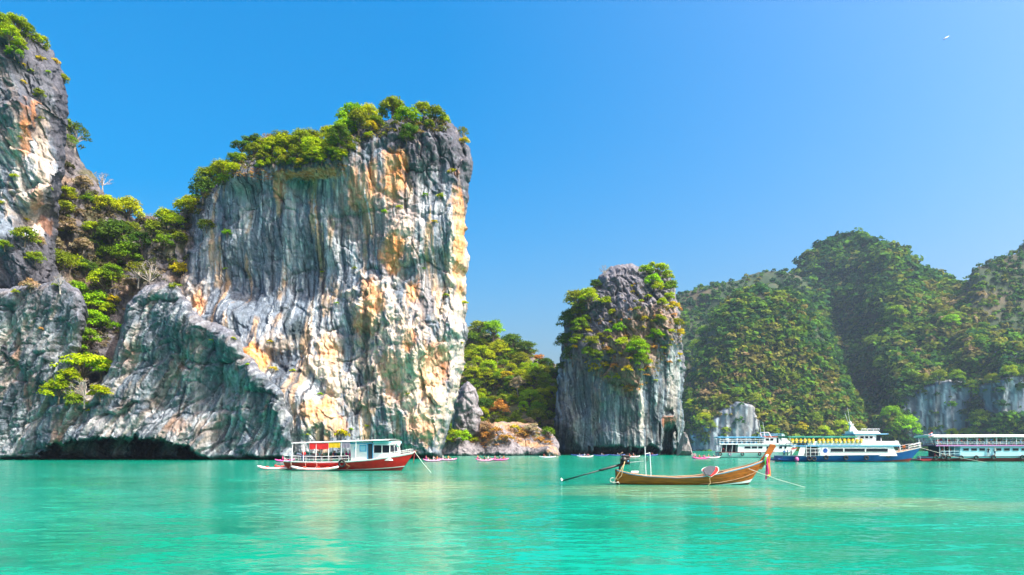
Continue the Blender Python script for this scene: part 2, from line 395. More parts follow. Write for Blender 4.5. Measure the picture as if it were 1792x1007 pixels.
def streak_color(pos, seed=0, dark=1.0, tan=1.0, lean=0.0):
    x, z = pos[..., 0] + lean * pos[..., 2], pos[..., 2]
    xs = x + 3.0 * fbm(x * .02, z * .03, 1, 3, seed) + 1.2 * pn(x * .10, z * .10, 2, seed + 1)
    a = fbm(xs * .16, 0, z * .012, 4, seed + 31, .6); b = fbm(xs * .55, 5, z * .030, 4, seed + 32, .65); c = fbm(xs * .22, 9, z * .03, 3, seed + 33, .6)
    e = fbm(xs * 1.2, 4, z * .075, 3, seed + 34, .6); blot = fbm(x * .13, 2, z * .09, 4, seed + 35, .6); b2 = fbm(xs * 1.0, 7, z * .055, 3, seed + 36, .6)
    col = np.broadcast_to(GREYB, pos.shape).copy()
    col = mixc(col, PALE, sst(-.06, .16, a + .4 * e + .3 * blot) * .95)
    col = mixc(col, TAN, sst(.05, .16, c + .35 * blot + .15 * e) * .85 * tan)
    col = mixc(col, (.20, .28, .33), sst(.1, .22, blot) * .5)
    col = mixc(col, (.52, .59, .64), sst(.13, .20, e + .35 * b) * .85)
    col = mixc(col, TEALD, sst(.07, .15, b + .2 * e - .15 * blot) * .78 * dark)
    xq = x + 2 * blot; crk = ridged(xq * .10, 3, z * .16, 3, seed + 37, .6)
    col = mixc(col, (.10, .12, .14), sst(.86, .93, crk) * .55)
    col = mixc(col, TEALD * .7, sst(.17, .23, b2 + .25 * a) * .85 * dark)
    return col

# --- tall tower
MAIN = [(330, 372), (350, 335), (385, 303), (410, 275), (440, 265), (500, 262), (560, 258), (590, 236), (620, 214), (660, 204), (690, 196), (702, 204), (712, 200), (750, 200), (790, 210), (812, 240), (826, 277), (818, 330), (814, 400), (819, 450), (813, 520), (818, 580), (810, 640), (800, 690), (787, 740), (774, 785), (772, 850), (290, 850), (285, 600), (296, 520), (312, 470), (326, 420)]
main_dep = [(350, 350, 175), (340, 500, 172), (300, 700, 168), (420, 300, 163), (420, 340, 169), (420, 500, 172), (420, 640, 153), (400, 560, 160), (530, 280, 158), (530, 325, 167), (530, 480, 169), (480, 620, 159), (500, 700, 149), (620, 260, 160), (620, 420, 164), (600, 600, 161), (570, 660, 158), (650, 540, 158), (640, 720, 158), (720, 260, 160), (720, 420, 160), (730, 600, 157), (720, 740, 160), (800, 300, 164), (800, 480, 165), (790, 640, 164), (540, 780, 152), (520, 740, 150), (700, 800, 163)]
def main_disp(p, X, Y, d):
    xs, fl = flutes(p, 1.0, 11)
    kar = kmask(p, X, Y, d)
    w = sst(0, 25, d)
    dd = 2.2 * fbm(p[..., 0] * .05, p[..., 1] * .05, p[..., 2] * .04, 3, 21) + fl * (1 - .6 * kar) + crags(p, .6, 12) * (.4 + .7 * kar) + blocky(p, 13, 1.0, .1) * (.55 + .55 * kar)
    rough = patches(MAIN_WHITE, X, Y, p, 5); dd = dd + rough * (.9 + .9 * ridged(p[..., 0] * .4, 0, p[..., 2] * .3, 3, 77))
    dd = dd - sst(792, 802, Y) * 3.5 - cracks(p, 15)
    v = np.zeros_like(p); v[..., 1] = -dd * (.35 + .65 * w) + 2.2
    v[..., 0] = .9 * fbm(p[..., 0] * .3, p[..., 1] * .3, p[..., 2] * .2, 3, 51) * w; v[..., 2] = 1.0 * fbm(p[..., 0] * .3, p[..., 1] * .3, p[..., 2] * .3, 3, 52) * w
    return v
def kmask(p, X, Y, d):
    nz = fbm(p[..., 0] * .07, p[..., 1] * .07, p[..., 2] * .05, 4, 61, .6)
    top = sst(.2, -.25, (Y - shep([(330, 390, 380), (450, 300, 292), (560, 300, 305), (640, 300, 262), (700, 250, 300), (780, 300, 320), (815, 300, 350)], X, Y * 0 + 300, 2.2, 10)) / 120 + nz * .9)
    return np.clip(top + sst(9, 3, d + nz * 10) * .6, 0, 1)
MAIN_WHITE = [(655, 535, 46, 55, 1), (700, 620, 95, 80, .95), (570, 620, 38, 50, .9), (740, 705, 70, 75, 1), (560, 725, 50, 40, .8), (700, 430, 34, 40, .8), (800, 470, 22, 130, .8), (800, 640, 20, 70, .7), (600, 690, 40, 40, .7), (480, 600, 45, 18, .6), (330, 520, 26, 40, .8)]
MAIN_OR = [(685, 305, 30, 50, 1), (652, 300, 12, 38, .7), (690, 440, 26, 34, 1), (655, 520, 28, 32, .75), (722, 512, 16, 34, .9), (575, 612, 20, 30, .6), (715, 600, 16, 20, .6), (540, 305, 70, 12, .9), (803, 420, 12, 110, .8), (560, 715, 34, 22, .65), (590, 745, 20, 22, .5), (490, 335, 14, 30, .5), (620, 330, 12, 50, .6), (760, 660, 26, 70, .55), (690, 660, 26, 50, .45), (735, 740, 30, 40, .5), (640, 560, 24, 40, .7), (440, 625, 20, 28, .9), (700, 280, 20, 26, .8), (345, 530, 12, 22, .8)]
def main_col(p, X, Y, d):
    c = streak_color(p, 40)
    kar = kmask(p, X, Y, d)
    fine = fbm(p[..., 0] * .6, p[..., 1] * .6, p[..., 2] * .35, 4, 71, .65)
    c = mixc(c, KARR, kar * sst(-.35, .05, fine + .1)); c = mixc(c, (.05, .055, .07), kar * sst(.02, .25, fine) * .6)
    wm = patches(MAIN_WHITE, X, Y, p, 5); c = mixc(c, WHITE, wm * sst(-.3, .0, fine) * .95)
    om = patches(MAIN_OR, X, Y, p, 6); c = mixc(c, mixc(np.broadcast_to(ORANGE, c.shape), (.82, .52, .28), sst(-.1, .25, fine)), om * .95)
    c = mixc(c, (.50, .33, .22), patches([(690, 380, 50, 110, .55), (620, 360, 30, 90, .45), (740, 520, 40, 60, .35)], X, Y, p, 26) * .6)
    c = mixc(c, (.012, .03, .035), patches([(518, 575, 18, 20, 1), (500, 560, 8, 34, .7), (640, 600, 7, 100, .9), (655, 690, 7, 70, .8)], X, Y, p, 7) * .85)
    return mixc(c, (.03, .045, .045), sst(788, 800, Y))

# --- left tower
TOWER = [(-110, 10), (0, 30), (30, 46), (62, 66), (86, 84), (100, 107), (108, 142), (113, 184), (109, 230), (112, 262), (104, 300), (100, 350), (95, 400), (98, 470), (120, 560), (130, 850), (-110, 850)]
tow_dep = [(-60, 100, 152), (0, 60, 150), (80, 100, 156), (20, 200, 149), (90, 220, 156), (50, 330, 151), (90, 380, 158), (20, 450, 147), (0, 600, 145), (100, 600, 160)]
def crag_disp(seed, amp=1.0, tilt=.25, flut=.5):
    def f(p, X, Y, d):
        xs, fl = flutes(p, flut, seed)
        dd = 2.4 * fbm(p[..., 0] * .05, p[..., 1] * .05, p[..., 2] * .04, 3, seed + 21) + fl + crags(p, amp * .6, seed, tilt) + blocky(p, seed + 4, amp * .9, tilt) - sst(792, 804, Y) * 3.0
        w = sst(0, 20, d); v = np.zeros_like(p); v[..., 1] = -dd * (.4 + .6 * w) + 2
        v[..., 0] = 1.1 * fbm(p[..., 0] * .3, p[..., 1] * .3, p[..., 2] * .2, 3, seed + 51) * w; v[..., 2] = 1.2 * fbm(p[..., 0] * .3, p[..., 1] * .3, p[..., 2] * .3, 3, seed + 52) * w
        return v
    return f
def tow_col(p, X, Y, d):
    c = streak_color(p, 140, .7, .6, .35)
    fine = fbm(p[..., 0] * .5, p[..., 1] * .5, p[..., 2] * .35, 4, 171, .65); nz = fbm(p[..., 0] * .06, 0, p[..., 2] * .05, 4, 172)
    k = np.clip(sst(250, 90, Y + nz * 160) + sst(380, 430, Y + nz * 120) + sst(22, 8, d + nz * 20), 0, 1)
    c = mixc(c, KARR, k * .95); c = mixc(c, (.05, .055, .07), k * sst(.02, .25, fine) * .6)
    c = mixc(c, WHITE * .95, patches([(70, 290, 16, 80, .7), (20, 240, 10, 50, .6), (60, 370, 22, 28, .7)], X, Y, p, 8) * .7)
    return mixc(c, ORANGE, patches([(36, 235, 9, 60, .8), (52, 195, 7, 30, .7), (58, 345, 14, 22, .6), (80, 395, 16, 14, .4)], X, Y, p, 9) * .7)

# --- wooded saddle between the towers
RIDGE = [(40, 160), (106, 190), (126, 268), (160, 306), (184, 346), (234, 378), (262, 375), (290, 388), (335, 352), (400, 310), (430, 420), (420, 640), (300, 720), (40, 740)]
rid_dep = [(120, 280, 196), (240, 385, 192), (330, 370, 186), (120, 420, 182), (200, 430, 186), (180, 520, 176), (150, 640, 160), (300, 450, 178), (270, 520, 170), (100, 330, 188), (60, 480, 165)]
def ridge_col(p, X, Y, d):
    fine = fbm(p[..., 0] * .4, p[..., 1] * .4, p[..., 2] * .35, 4, 271, .65); nz = fbm(p[..., 0] * .1, p[..., 1] * .1, p[..., 2] * .1, 4, 272)
    c = np.broadcast_to(np.array((.125, .12, .135)), p.shape).copy(); c = mixc(c, (.045, .045, .055), sst(0, .25, fine)); c = mixc(c, (.22, .20, .19), sst(.05, .3, -fine) * .7)
    c = mixc(c, (.10, .10, .03), sst(.02, .2, nz) * .7)
    return mixc(c, (.30, .19, .10), sst(.12, .3, -nz) * .5)

# --- low overhanging wall with the sea cave
BULGE = [(-110, 490), (0, 503), (60, 492), (100, 482), (136, 515), (141, 545), (135, 590), (128, 640), (150, 690), (182, 650), (204, 590), (214, 530), (250, 498), (300, 490), (340, 548), (400, 575), (440, 632), (487, 684), (506, 736), (513, 850), (-110, 850)]
bul_dep = [(-60, 600, 140), (0, 520, 139), (80, 500, 140), (130, 530, 142), (60, 600, 143), (0, 700, 146), (60, 720, 149), (120, 620, 147), (0, 790, 148), (150, 720, 146), (170, 770, 143), (230, 520, 144), (290, 520, 141), (250, 580, 145), (250, 640, 147), (300, 700, 148), (330, 560, 139), (400, 590, 138), (360, 620, 143), (380, 680, 148), (400, 760, 149), (440, 650, 138), (430, 700, 144), (480, 700, 139), (460, 760, 147), (500, 750, 141), (490, 795, 146), (250, 750, 144), (330, 760, 143)]
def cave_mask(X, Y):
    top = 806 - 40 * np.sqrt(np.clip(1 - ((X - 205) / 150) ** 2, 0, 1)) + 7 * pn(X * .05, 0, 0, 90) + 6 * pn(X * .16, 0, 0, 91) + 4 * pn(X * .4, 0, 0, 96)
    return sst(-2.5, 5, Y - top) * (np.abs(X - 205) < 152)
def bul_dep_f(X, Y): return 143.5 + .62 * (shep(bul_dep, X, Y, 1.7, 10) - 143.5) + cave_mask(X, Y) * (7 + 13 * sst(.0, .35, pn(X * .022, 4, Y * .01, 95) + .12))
def bulge_disp(p, X, Y, d):
    lean = p.copy(); lean[..., 0] = p[..., 0] - .45 * p[..., 2]
    xs, fl = flutes(lean, .8, 311)
    dd = 2.0 * fbm(p[..., 0] * .06, p[..., 1] * .06, p[..., 2] * .05, 3, 321) + fl + crags(p, .4, 312, -.4) + blocky(p, 313, .85, -.45)
    dd = dd - sst(796, 806, Y) * 3.0 - cracks(p, 315, -.4)
    w = sst(0, 20, d); v = np.zeros_like(p); v[..., 1] = -dd * (.4 + .6 * w) + 2.2
    v[..., 0] = 1.0 * fbm(p[..., 0] * .3, p[..., 1] * .3, p[..., 2] * .2, 3, 351) * w; v[..., 2] = 1.0 * fbm(p[..., 0] * .3, p[..., 1] * .3, p[..., 2] * .3, 3, 352) * w
    return v
def bulge_col(p, X, Y, d):
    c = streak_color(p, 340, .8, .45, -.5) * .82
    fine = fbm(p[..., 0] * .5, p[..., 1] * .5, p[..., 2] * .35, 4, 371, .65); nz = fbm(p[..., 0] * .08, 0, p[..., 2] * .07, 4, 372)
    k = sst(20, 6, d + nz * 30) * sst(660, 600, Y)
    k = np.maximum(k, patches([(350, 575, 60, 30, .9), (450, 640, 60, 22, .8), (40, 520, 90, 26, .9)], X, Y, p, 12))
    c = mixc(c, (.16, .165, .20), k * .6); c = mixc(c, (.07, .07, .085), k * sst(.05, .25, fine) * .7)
    c = mixc(c, (.50, .50, .50), patches([(200, 735, 60, 24, .7), (310, 760, 30, 22, .6), (60, 590, 40, 30, .4), (400, 690, 30, 60, .5), (340, 660, 20, 60, .5)], X, Y, p, 13) * .7)
    c = mixc(c, (.45, .24, .14), patches([(50, 680, 14, 40, .6), (308, 745, 20, 14, .7), (220, 620, 12, 20, .6), (20, 620, 8, 60, .6), (310, 650, 8, 40, .5), (100, 750, 14, 40, .4)], X, Y, p, 14) * .7)
    return mixc(c, (.02, .035, .035), np.maximum(sst(795, 803, Y), cave_mask(X, Y) * .6))  # cave mask paints the shade inside the cave into the rock colour

# --- karst islet
KARST = [(970, 850), (972, 720), (977, 650), (984, 595), (990, 548), (1005, 530), (1040, 500), (1052, 480), (1075, 463), (1100, 460), (1140, 467), (1166, 475), (1180, 494), (1186, 525), (1190, 560), (1196, 600), (1201, 645), (1196, 690), (1199, 740), (1196, 790), (1195, 850)]
kar_dep = [(980, 790, 268), (985, 650, 262), (1000, 560, 262), (1050, 500, 258), (1100, 470, 259), (1170, 490, 260), (1010, 700, 262), (1020, 760, 258), (1050, 620, 249), (1060, 690, 251), (1070, 770, 250), (1110, 560, 250), (1110, 640, 244), (1125, 700, 246), (1115, 780, 246), (1170, 600, 249), (1180, 660, 250), (1165, 720, 248), (1190, 760, 252)]
def kar_dep_f(X, Y):
    cv = sst(735, 760, Y + 8 * pn(X * .1, 0, 0, 92)) * sst(18, 11, np.abs(X - 1168 - (Y - 760) * .1)) + sst(780, 786, Y + 7 * pn(X * .09, 3, 0, 93)) * sst(62, 55, np.abs(X - 1090)) + .35 * sst(712, 718, Y) * sst(730, 722, Y) * sst(9, 3, np.abs(X - 1170))
    cv = cv * sst(.75, .35, pn(X * .12, 7, Y * .01, 94) * 1.5 + .25)
    return shep(kar_dep, X, Y, 1.7, 10) + 11 * np.clip(cv, 0, 1)
KARB = [(1130, 485, 7, 30, 1)]
def kar_split(X, Y):   # line between craggy top and smooth streaked foot
    return shep([(980, 0, 600), (1040, 0, 655), (1080, 0, 690), (1110, 0, 700), (1130, 0, 640), (1145, 0, 600), (1180, 0, 600), (1200, 0, 650)], X, X * 0, 2.0, 8)
def karst_disp(p, X, Y, d):
    xs, fl = flutes(p, 1.2, 411); nz = fbm(p[..., 0] * .07, 0, p[..., 2] * .06, 3, 413)
    k = sst(20, -25, Y - kar_split(X, Y) + nz * 60)
    dd = 2.5 * fbm(p[..., 0] * .05, p[..., 1] * .05, p[..., 2] * .04, 3, 421) + fl * (1 - .7 * k) + crags(p, .7, 412, .35) * (.4 + .9 * k) + blocky(p, 414, 1.2, .35) * (.25 + .9 * k)
    dd = dd + 1.6 * k - sst(786, 795, Y) * 3.5
    w = sst(0, 14, d); v = np.zeros_like(p); v[..., 1] = -dd * (.4 + .6 * w) + 2.5
    v[..., 0] = 1.3 * fbm(p[..., 0] * .25, p[..., 1] * .25, p[..., 2] * .2, 3, 451) * w; v[..., 2] = 1.5 * fbm(p[..., 0] * .25, p[..., 1] * .25, p[..., 2] * .25, 3, 452) * w
    return v
def karst_col(p, X, Y, d):
    c = streak_color(p, 440, .9, .35); c = c * np.array((.60, .68, .67))
    fine = fbm(p[..., 0] * .4, p[..., 1] * .4, p[..., 2] * .25, 4, 471, .65); nz = fbm(p[..., 0] * .07, 0, p[..., 2] * .06, 3, 413)
    k = sst(20, -25, Y - kar_split(X, Y) + nz * 60)
    c = mixc(c, (.15, .15, .175), k * .95); c = mixc(c, (.055, .055, .07), k * sst(.02, .22, fine) * .75); c = mixc(c, (.26, .255, .27), k * sst(.1, .3, -fine) * .6)
    c = mixc(c, (.42, .24, .08), patches([(1110, 600, 60, 60, .45), (1090, 660, 40, 40, .5), (1150, 570, 40, 40, .4)], X, Y, p, 15) * .8)
    c = mixc(c, (.36, .14, .07), patches([(1168, 735, 14, 10, .8)], X, Y, p, 16))
    c = mixc(c, (.62, .60, .52), patches([(1123, 720, 6, 60, .8), (1180, 660, 12, 60, .3)], X, Y, p, 17) * .8)
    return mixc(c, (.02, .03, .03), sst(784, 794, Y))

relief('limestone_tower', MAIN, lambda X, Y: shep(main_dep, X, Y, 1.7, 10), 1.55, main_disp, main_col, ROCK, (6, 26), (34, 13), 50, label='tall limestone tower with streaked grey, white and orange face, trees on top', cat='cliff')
relief('limestone_crag', TOWER, lambda X, Y: shep(tow_dep, X, Y, 1.7, 12), 1.8, crag_disp(111, 1.0, .35, .45), tow_col, ROCK, (6, 26), (44, 16), 45, label='high grey limestone crag cut off by the left edge of the picture', cat='cliff')
relief('wooded_saddle', RIDGE, lambda X, Y: shep(rid_dep, X, Y, 1.7, 12), 2.6, crag_disp(211, 1.2, .1, .2), ridge_col, ROCK, (8, 26), (30, 10), 50, label='dark rocky saddle grown with bushes between the two left crags', cat='ridge')
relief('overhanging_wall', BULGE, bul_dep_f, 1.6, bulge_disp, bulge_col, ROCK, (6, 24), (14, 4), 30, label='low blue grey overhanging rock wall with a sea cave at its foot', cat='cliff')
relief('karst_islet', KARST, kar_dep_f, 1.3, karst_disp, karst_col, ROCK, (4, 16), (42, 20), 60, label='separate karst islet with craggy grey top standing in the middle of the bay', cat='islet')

# --- hillside and shore ledge between tower and islet
HILLSIDE = [(780, 560), (820, 572), (845, 578), (872, 590), (900, 606), (930, 616), (950, 640), (985, 652), (1015, 700), (1015, 850), (780, 850)]
hs_dep = [(840, 590, 370), (900, 615, 350), (950, 645, 335), (990, 660, 345), (850, 680, 320), (920, 680, 310), (980, 720, 305), (850, 750, 285), (920, 750, 275), (980, 770, 280), (870, 800, 260)]
def soft_disp(seed, amp):
    def f(p, X, Y, d):
        v = np.zeros_like(p); v[..., 1] = -amp * (fbm(p[..., 0] * .03, p[..., 1] * .03, p[..., 2] * .03, 4, seed) * 3 + crags(p, .6, seed, 0)); v[..., 2] = .3 * amp * fbm(p[..., 0] * .1, p[..., 1] * .1, p[..., 2] * .1, 3, seed + 2); return v
    return f
def hs_col(p, X, Y, d):
    nz = fbm(p[..., 0] * .06, p[..., 1] * .06, p[..., 2] * .06, 4, 501); fine = fbm(p[..., 0] * .3, p[..., 1] * .3, p[..., 2] * .3, 4, 502)
    c = np.broadcast_to(np.array((.07, .08, .025)), p.shape).copy(); c = mixc(c, (.15, .12, .06), sst(-.05, .25, nz)); c = mixc(c, (.14, .14, .155), patches([(935, 650, 28, 26, .9), (955, 690, 18, 22, .7), (880, 640, 16, 20, .6)], X, Y, p, 18))
    return mixc(c, (.03, .035, .02), sst(.05, .25, fine) * .6)
relief('wooded_hillside', HILLSIDE, lambda X, Y: shep(hs_dep, X, Y, 1.7, 12), 2.4, soft_disp(505, 1.0), hs_col, EARTH, (4, 20), (20, 14), 60, label='steep green hillside behind the gap between tower and islet', cat='hill')
LEDGE = [(764, 772), (790, 756), (815, 742), (850, 742), (900, 738), (940, 746), (968, 756), (978, 775), (990, 850), (764, 850)]
led_dep = [(780, 775, 236), (830, 752, 245), (900, 745, 248), (960, 760, 246), (800, 797, 226), (880, 775, 233), (880, 797, 224), (960, 797, 228)]
def led_col(p, X, Y, d):
    nz = fbm(p[..., 0] * .1, p[..., 1] * .1, p[..., 2] * .12, 4, 521, .6); fine = fbm(p[..., 0] * .5, p[..., 1] * .5, p[..., 2] * .5, 4, 522)
    c = np.broadcast_to(np.array((.21, .205, .225)), p.shape).copy(); c = mixc(c, (.06, .06, .07), sst(.03, .2, fine) * .8)
    c = mixc(c, (.42, .25, .12), sst(.02, .18, nz + .005 * (764 - Y)) * .75); c = mixc(c, (.13, .13, .05), sst(.12, .25, -nz) * sst(772, 764, Y))
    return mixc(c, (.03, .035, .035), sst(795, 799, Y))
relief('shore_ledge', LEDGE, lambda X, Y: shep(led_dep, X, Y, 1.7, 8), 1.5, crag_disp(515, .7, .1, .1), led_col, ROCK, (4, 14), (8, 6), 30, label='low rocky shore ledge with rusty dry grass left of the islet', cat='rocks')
OUTC = [(790, 700), (806, 676), (818, 668), (832, 676), (838, 700), (842, 725), (838, 760), (790, 775)]
relief('rock_outcrop', OUTC, lambda X, Y: 236 + 0 * X, 1.5, crag_disp(535, .8, .1, .3), lambda p, X, Y, d: mixc(np.broadcast_to(np.array((.24, .235, .26)), p.shape).copy(), (.07, .07, .085), sst(.02, .25, fbm(p[..., 0] * .4, p[..., 1] * .4, p[..., 2] * .25, 4, 532))), ROCK, (4, 14), (16, 8), 16, label='small grey rock outcrop just right of the tall tower', cat='rock')

# --- far wooded hills
FARR = [(1150, 530), (1185, 515), (1230, 500), (1290, 490), (1330, 476), (1375, 476), (1420, 500), (1520, 700), (1520, 850), (1150, 850)]
HILL = [(1190, 850), (1196, 700), (1225, 615), (1262, 540), (1290, 512), (1330, 502), (1380, 488), (1400, 456), (1430, 431), (1470, 416), (1510, 413), (1545, 427), (1582, 442), (1602, 467), (1628, 482), (1660, 494), (1700, 505), (1760, 530), (1930, 560), (1930, 850)]
PEAK = [(1685, 560), (1698, 496), (1706, 471), (1740, 456), (1775, 446), (1792, 426), (1830, 400), (1930, 395), (1930, 720), (1685, 720)]
hill_dep = [(1200, 790, 640), (1930, 790, 590), (1500, 790, 620), (1500, 415, 930), (1400, 465, 880), (1620, 490, 850), (1760, 545, 760), (1290, 515, 735), (1340, 560, 690), (1310, 650, 655), (1225, 640, 705), (1480, 560, 810), (1525, 680, 735), (1410, 600, 690), (1420, 700, 650), (1640, 600, 720), (1700, 640, 655), (1600, 540, 780), (1560, 470, 860), (1440, 470, 870), (1650, 720, 622), (1770, 650, 625), (1770, 720, 608), (1290, 750, 636), (1540, 760, 650), (1590, 690, 660)]
FCPOLY = ([(1572, 705), (1605, 680), (1640, 664), (1706, 672), (1704, 735), (1695, 780), (1600, 800), (1572, 760)], [(1706, 676), (1755, 660), (1800, 656), (1930, 660), (1930, 732), (1708, 734)], [(1262, 722), (1288, 702), (1318, 708), (1328, 755), (1310, 800), (1205, 800), (1212, 758)], [(1725, 610), (1760, 590), (1790, 605), (1792, 650), (1740, 652)])
def far_cliff(X, Y):
    wx = 9 * fbm(X / 26, Y / 60, 2, 4, 81); wy = 9 * fbm(X / 30, Y / 50, 7, 4, 82)
    return np.max([sst(-4, 4, sdf(q, X + wx, Y + wy)) * (1 if k < 3 else .5) for k, q in enumerate(FCPOLY)], axis=0)
def far_col(p, X, Y, d):
    nz = fbm(p[..., 0] * .02, p[..., 1] * .02, p[..., 2] * .02, 4, 601); cl = far_cliff(X, Y)
    c = np.broadcast_to(np.array((.022, .045, .016)), p.shape).copy(); c = mixc(c, (.07, .06, .035), sst(-.1, .2, nz + .25 * brown(X, Y) - .1))
    st = streak_color(p * np.array((.45, .45, .45)), 640, 1.0, .3) * np.array((.80, .86, .90))
    return mixc(c, st, sst(.3, .6, cl))
def brown(X, Y): return sum(s * np.exp(-(((X - x) / rx) ** 2 + ((Y - y) / ry) ** 2)) for x, y, rx, ry, s in ((1340, 620, 110, 90, 1.0), (1240, 690, 50, 60, .9), (1400, 720, 120, 50, .8), (1700, 590, 110, 70, .75), (1660, 510, 60, 40, .6), (1560, 440, 30, 14, .7), (1580, 610, 50, 40, .4), (1480, 760, 90, 30, .6)))
def hill_disp(seed):
    def f(p, X, Y, d):
        v = np.zeros_like(p); v[..., 1] = -22 * fbm(p[..., 0] * .012, p[..., 1] * .012, p[..., 2] * .014, 4, seed) - 3 * ridged(p[..., 0] * .05, 0, p[..., 2] * .02, 2, seed + 3)
        if X.min() < 1600 or X.max() > 1700:
            cl = far_cliff(X, Y); v[..., 1] = v[..., 1] * (1 - .85 * cl) - cl * (3.5 * ridged(p[..., 0] * .10, 0, p[..., 2] * .006, 3, seed + 7) + 1.2 * ridged(p[..., 0] * .4, 0, p[..., 2] * .02, 2, seed + 8)); v[..., 2] = 2.5 * fbm(p[..., 0] * .04, p[..., 1] * .04, p[..., 2] * .04, 3, seed + 2); return v
    return f
def hill_depth(X, Y):
    cl = far_cliff(X, Y); D = shep(hill_dep, X, Y, 1.7, 16)
    foot = np.where((X > 1702) & (Y > 658), 728, np.where((X > 1715) & (Y <= 658), 655, 780))
    return (D * (1 - cl) + (shep(hill_dep, X, foot, 1.7, 16) + 6) * cl) + 110 * sst(1560, 1440, X)
relief('far_ridge', FARR, lambda X, Y: 960 - (Y - 480) * .7, 4, hill_disp(611), far_col, EARTH, (3, 30), (20, 40), 150, label='far low wooded ridge behind the islet', cat='hill')
relief('far_peak', PEAK, lambda X, Y: 800 - (Y - 400) * .55, 4, hill_disp(621), far_col, EARTH, (3, 30), (30, 40), 150, label='far wooded peak at the right edge', cat='hill')
NEARH = [(1186, 850), (1192, 700), (1222, 615), (1258, 545), (1288, 514), (1330, 505), (1372, 512), (1410, 545), (1450, 605), (1488, 680), (1525, 755), (1545, 850)]
def near_depth(X, Y):
    cl = far_cliff(X, Y); D = 632 + (792 - Y) * .30 + ((X - 1350) / 100) ** 2 * 4
    return D * (1 - cl) + 640 * cl
relief('near_hill', NEARH, near_depth, 3, hill_disp(651), far_col, EARTH, (4, 30), (60, 55), 90, label='rounded brownish wooded hill in front, right behind the islet', cat='hill')
relief('far_hill', HILL, hill_depth, 3, hill_disp(631), far_col, EARTH, (3, 30), (46, 70), 150, label='large far wooded hill with a rounded top and pale cliffs at its foot', cat='hill')
# ------------------------------------------------------------------ trees and bushes
def leaf_quads(cen, rad, n, size, rng, up=.5):
    """n small leaf sprays on an ellipsoid shell around cen"""
    u = rng.normal(size=(n, 3)); u /= np.linalg.norm(u, axis=1)[:, None]; u[:, 2] = np.where(u[:, 2] < -.25, -u[:, 2] * .5, u[:, 2])
    p = cen + u * rad * (rng.uniform(.55, 1.05, (n, 1)))
    nrm = u * .8 + np.array((0, 0, up)) + rng.normal(size=(n, 3)) * .45; nrm /= np.linalg.norm(nrm, axis=1)[:, None]
    a = np.cross(nrm, rng.normal(size=(n, 3))); a /= np.linalg.norm(a, axis=1)[:, None]; b = np.cross(nrm, a)
    s = size * rng.uniform(.6, 1.3, (n, 1)); t = s * rng.uniform(.5, .9, (n, 1))
    V = np.stack([p - a * s, p - b * t + a * s * .15, p + a * s, p + b * t - a * s * .1], 1).reshape(-1, 3)
    F = np.arange(n * 4).reshape(n, 4)
    return V, F
def crown_mesh(name, clumps, leaf, per, seed):
    rng = np.random.default_rng(seed); Vs, Fs, Cs = [], [], []; k = 0
    for (c, r) in clumps:
        V, F = leaf_quads(np.array(c), np.array(r), per, leaf, rng)
        base = rng.uniform(.72, 1.18); tint = np.array((rng.uniform(.9, 1.15), 1, rng.uniform(.7, 1.1)))
        cc = np.repeat(base * rng.uniform(.75, 1.2, (per, 1)) * tint, 4, axis=0)
        Vs.append(V); Fs.append(F + k); Cs.append(cc); k += len(V)
    me_o = mesh_obj(name, np.concatenate(Vs), np.concatenate(Fs), LEAF, None, False, np.concatenate(Cs)); me = me_o.data
    bpy.data.objects.remove(me_o); return me
def trunk_mesh(name, clumps, h, mat, r0=.07, bare=False, seed=0):
    rnd = random.Random(seed); b = MB()
    fork = Vector((rnd.uniform(-.12, .12), rnd.uniform(-.1, .1), h * .45))
    b.tube([(0, 0, -.35), fork * .5 + Vector((.03, 0, 0)), fork], [r0 * 1.3, r0, r0 * .75], 6)
    for (c, r) in clumps:
        c = Vector(c); mid = fork.lerp(c, .5) + Vector((rnd.uniform(-.08, .08), rnd.uniform(-.08, .08), rnd.uniform(-.05, .08)))
        b.tube([fork, mid, c], [r0 * .6, r0 * .38, r0 * .14], 5)
        if bare:
            for _ in range(6):
                q = mid.lerp(c, rnd.uniform(.3, 1)); e = q + Vector((rnd.uniform(-.3, .3), rnd.uniform(-.3, .3), rnd.uniform(-.05, .3)))
                b.tube([q, q.lerp(e, .5) + Vector((0, 0, .04)), e], [r0 * .26, r0 * .17, r0 * .07], 4)
    o = b.build(name, mat); me = o.data; bpy.data.objects.remove(o); return me
def dome_clumps(n, h, seed, rx=1.0, rz=.7, cr=.36, flat=.62):
    rnd = random.Random(seed); out = []
    for i in range(n):
        a = i * 2.39996 + rnd.uniform(-.4, .4); t = (i + .5) / n; q = math.sqrt(t) * .86
        out.append(((math.cos(a) * q * rx, math.sin(a) * q * rx, h + rz * (1 - t * t) * .85 - .46 * rz + rnd.uniform(-.16, .16)), (cr * rnd.uniform(.75, 1.2),) * 2 + (cr * flat * rnd.uniform(.8, 1.2),)))
    return out
PROTO = {}
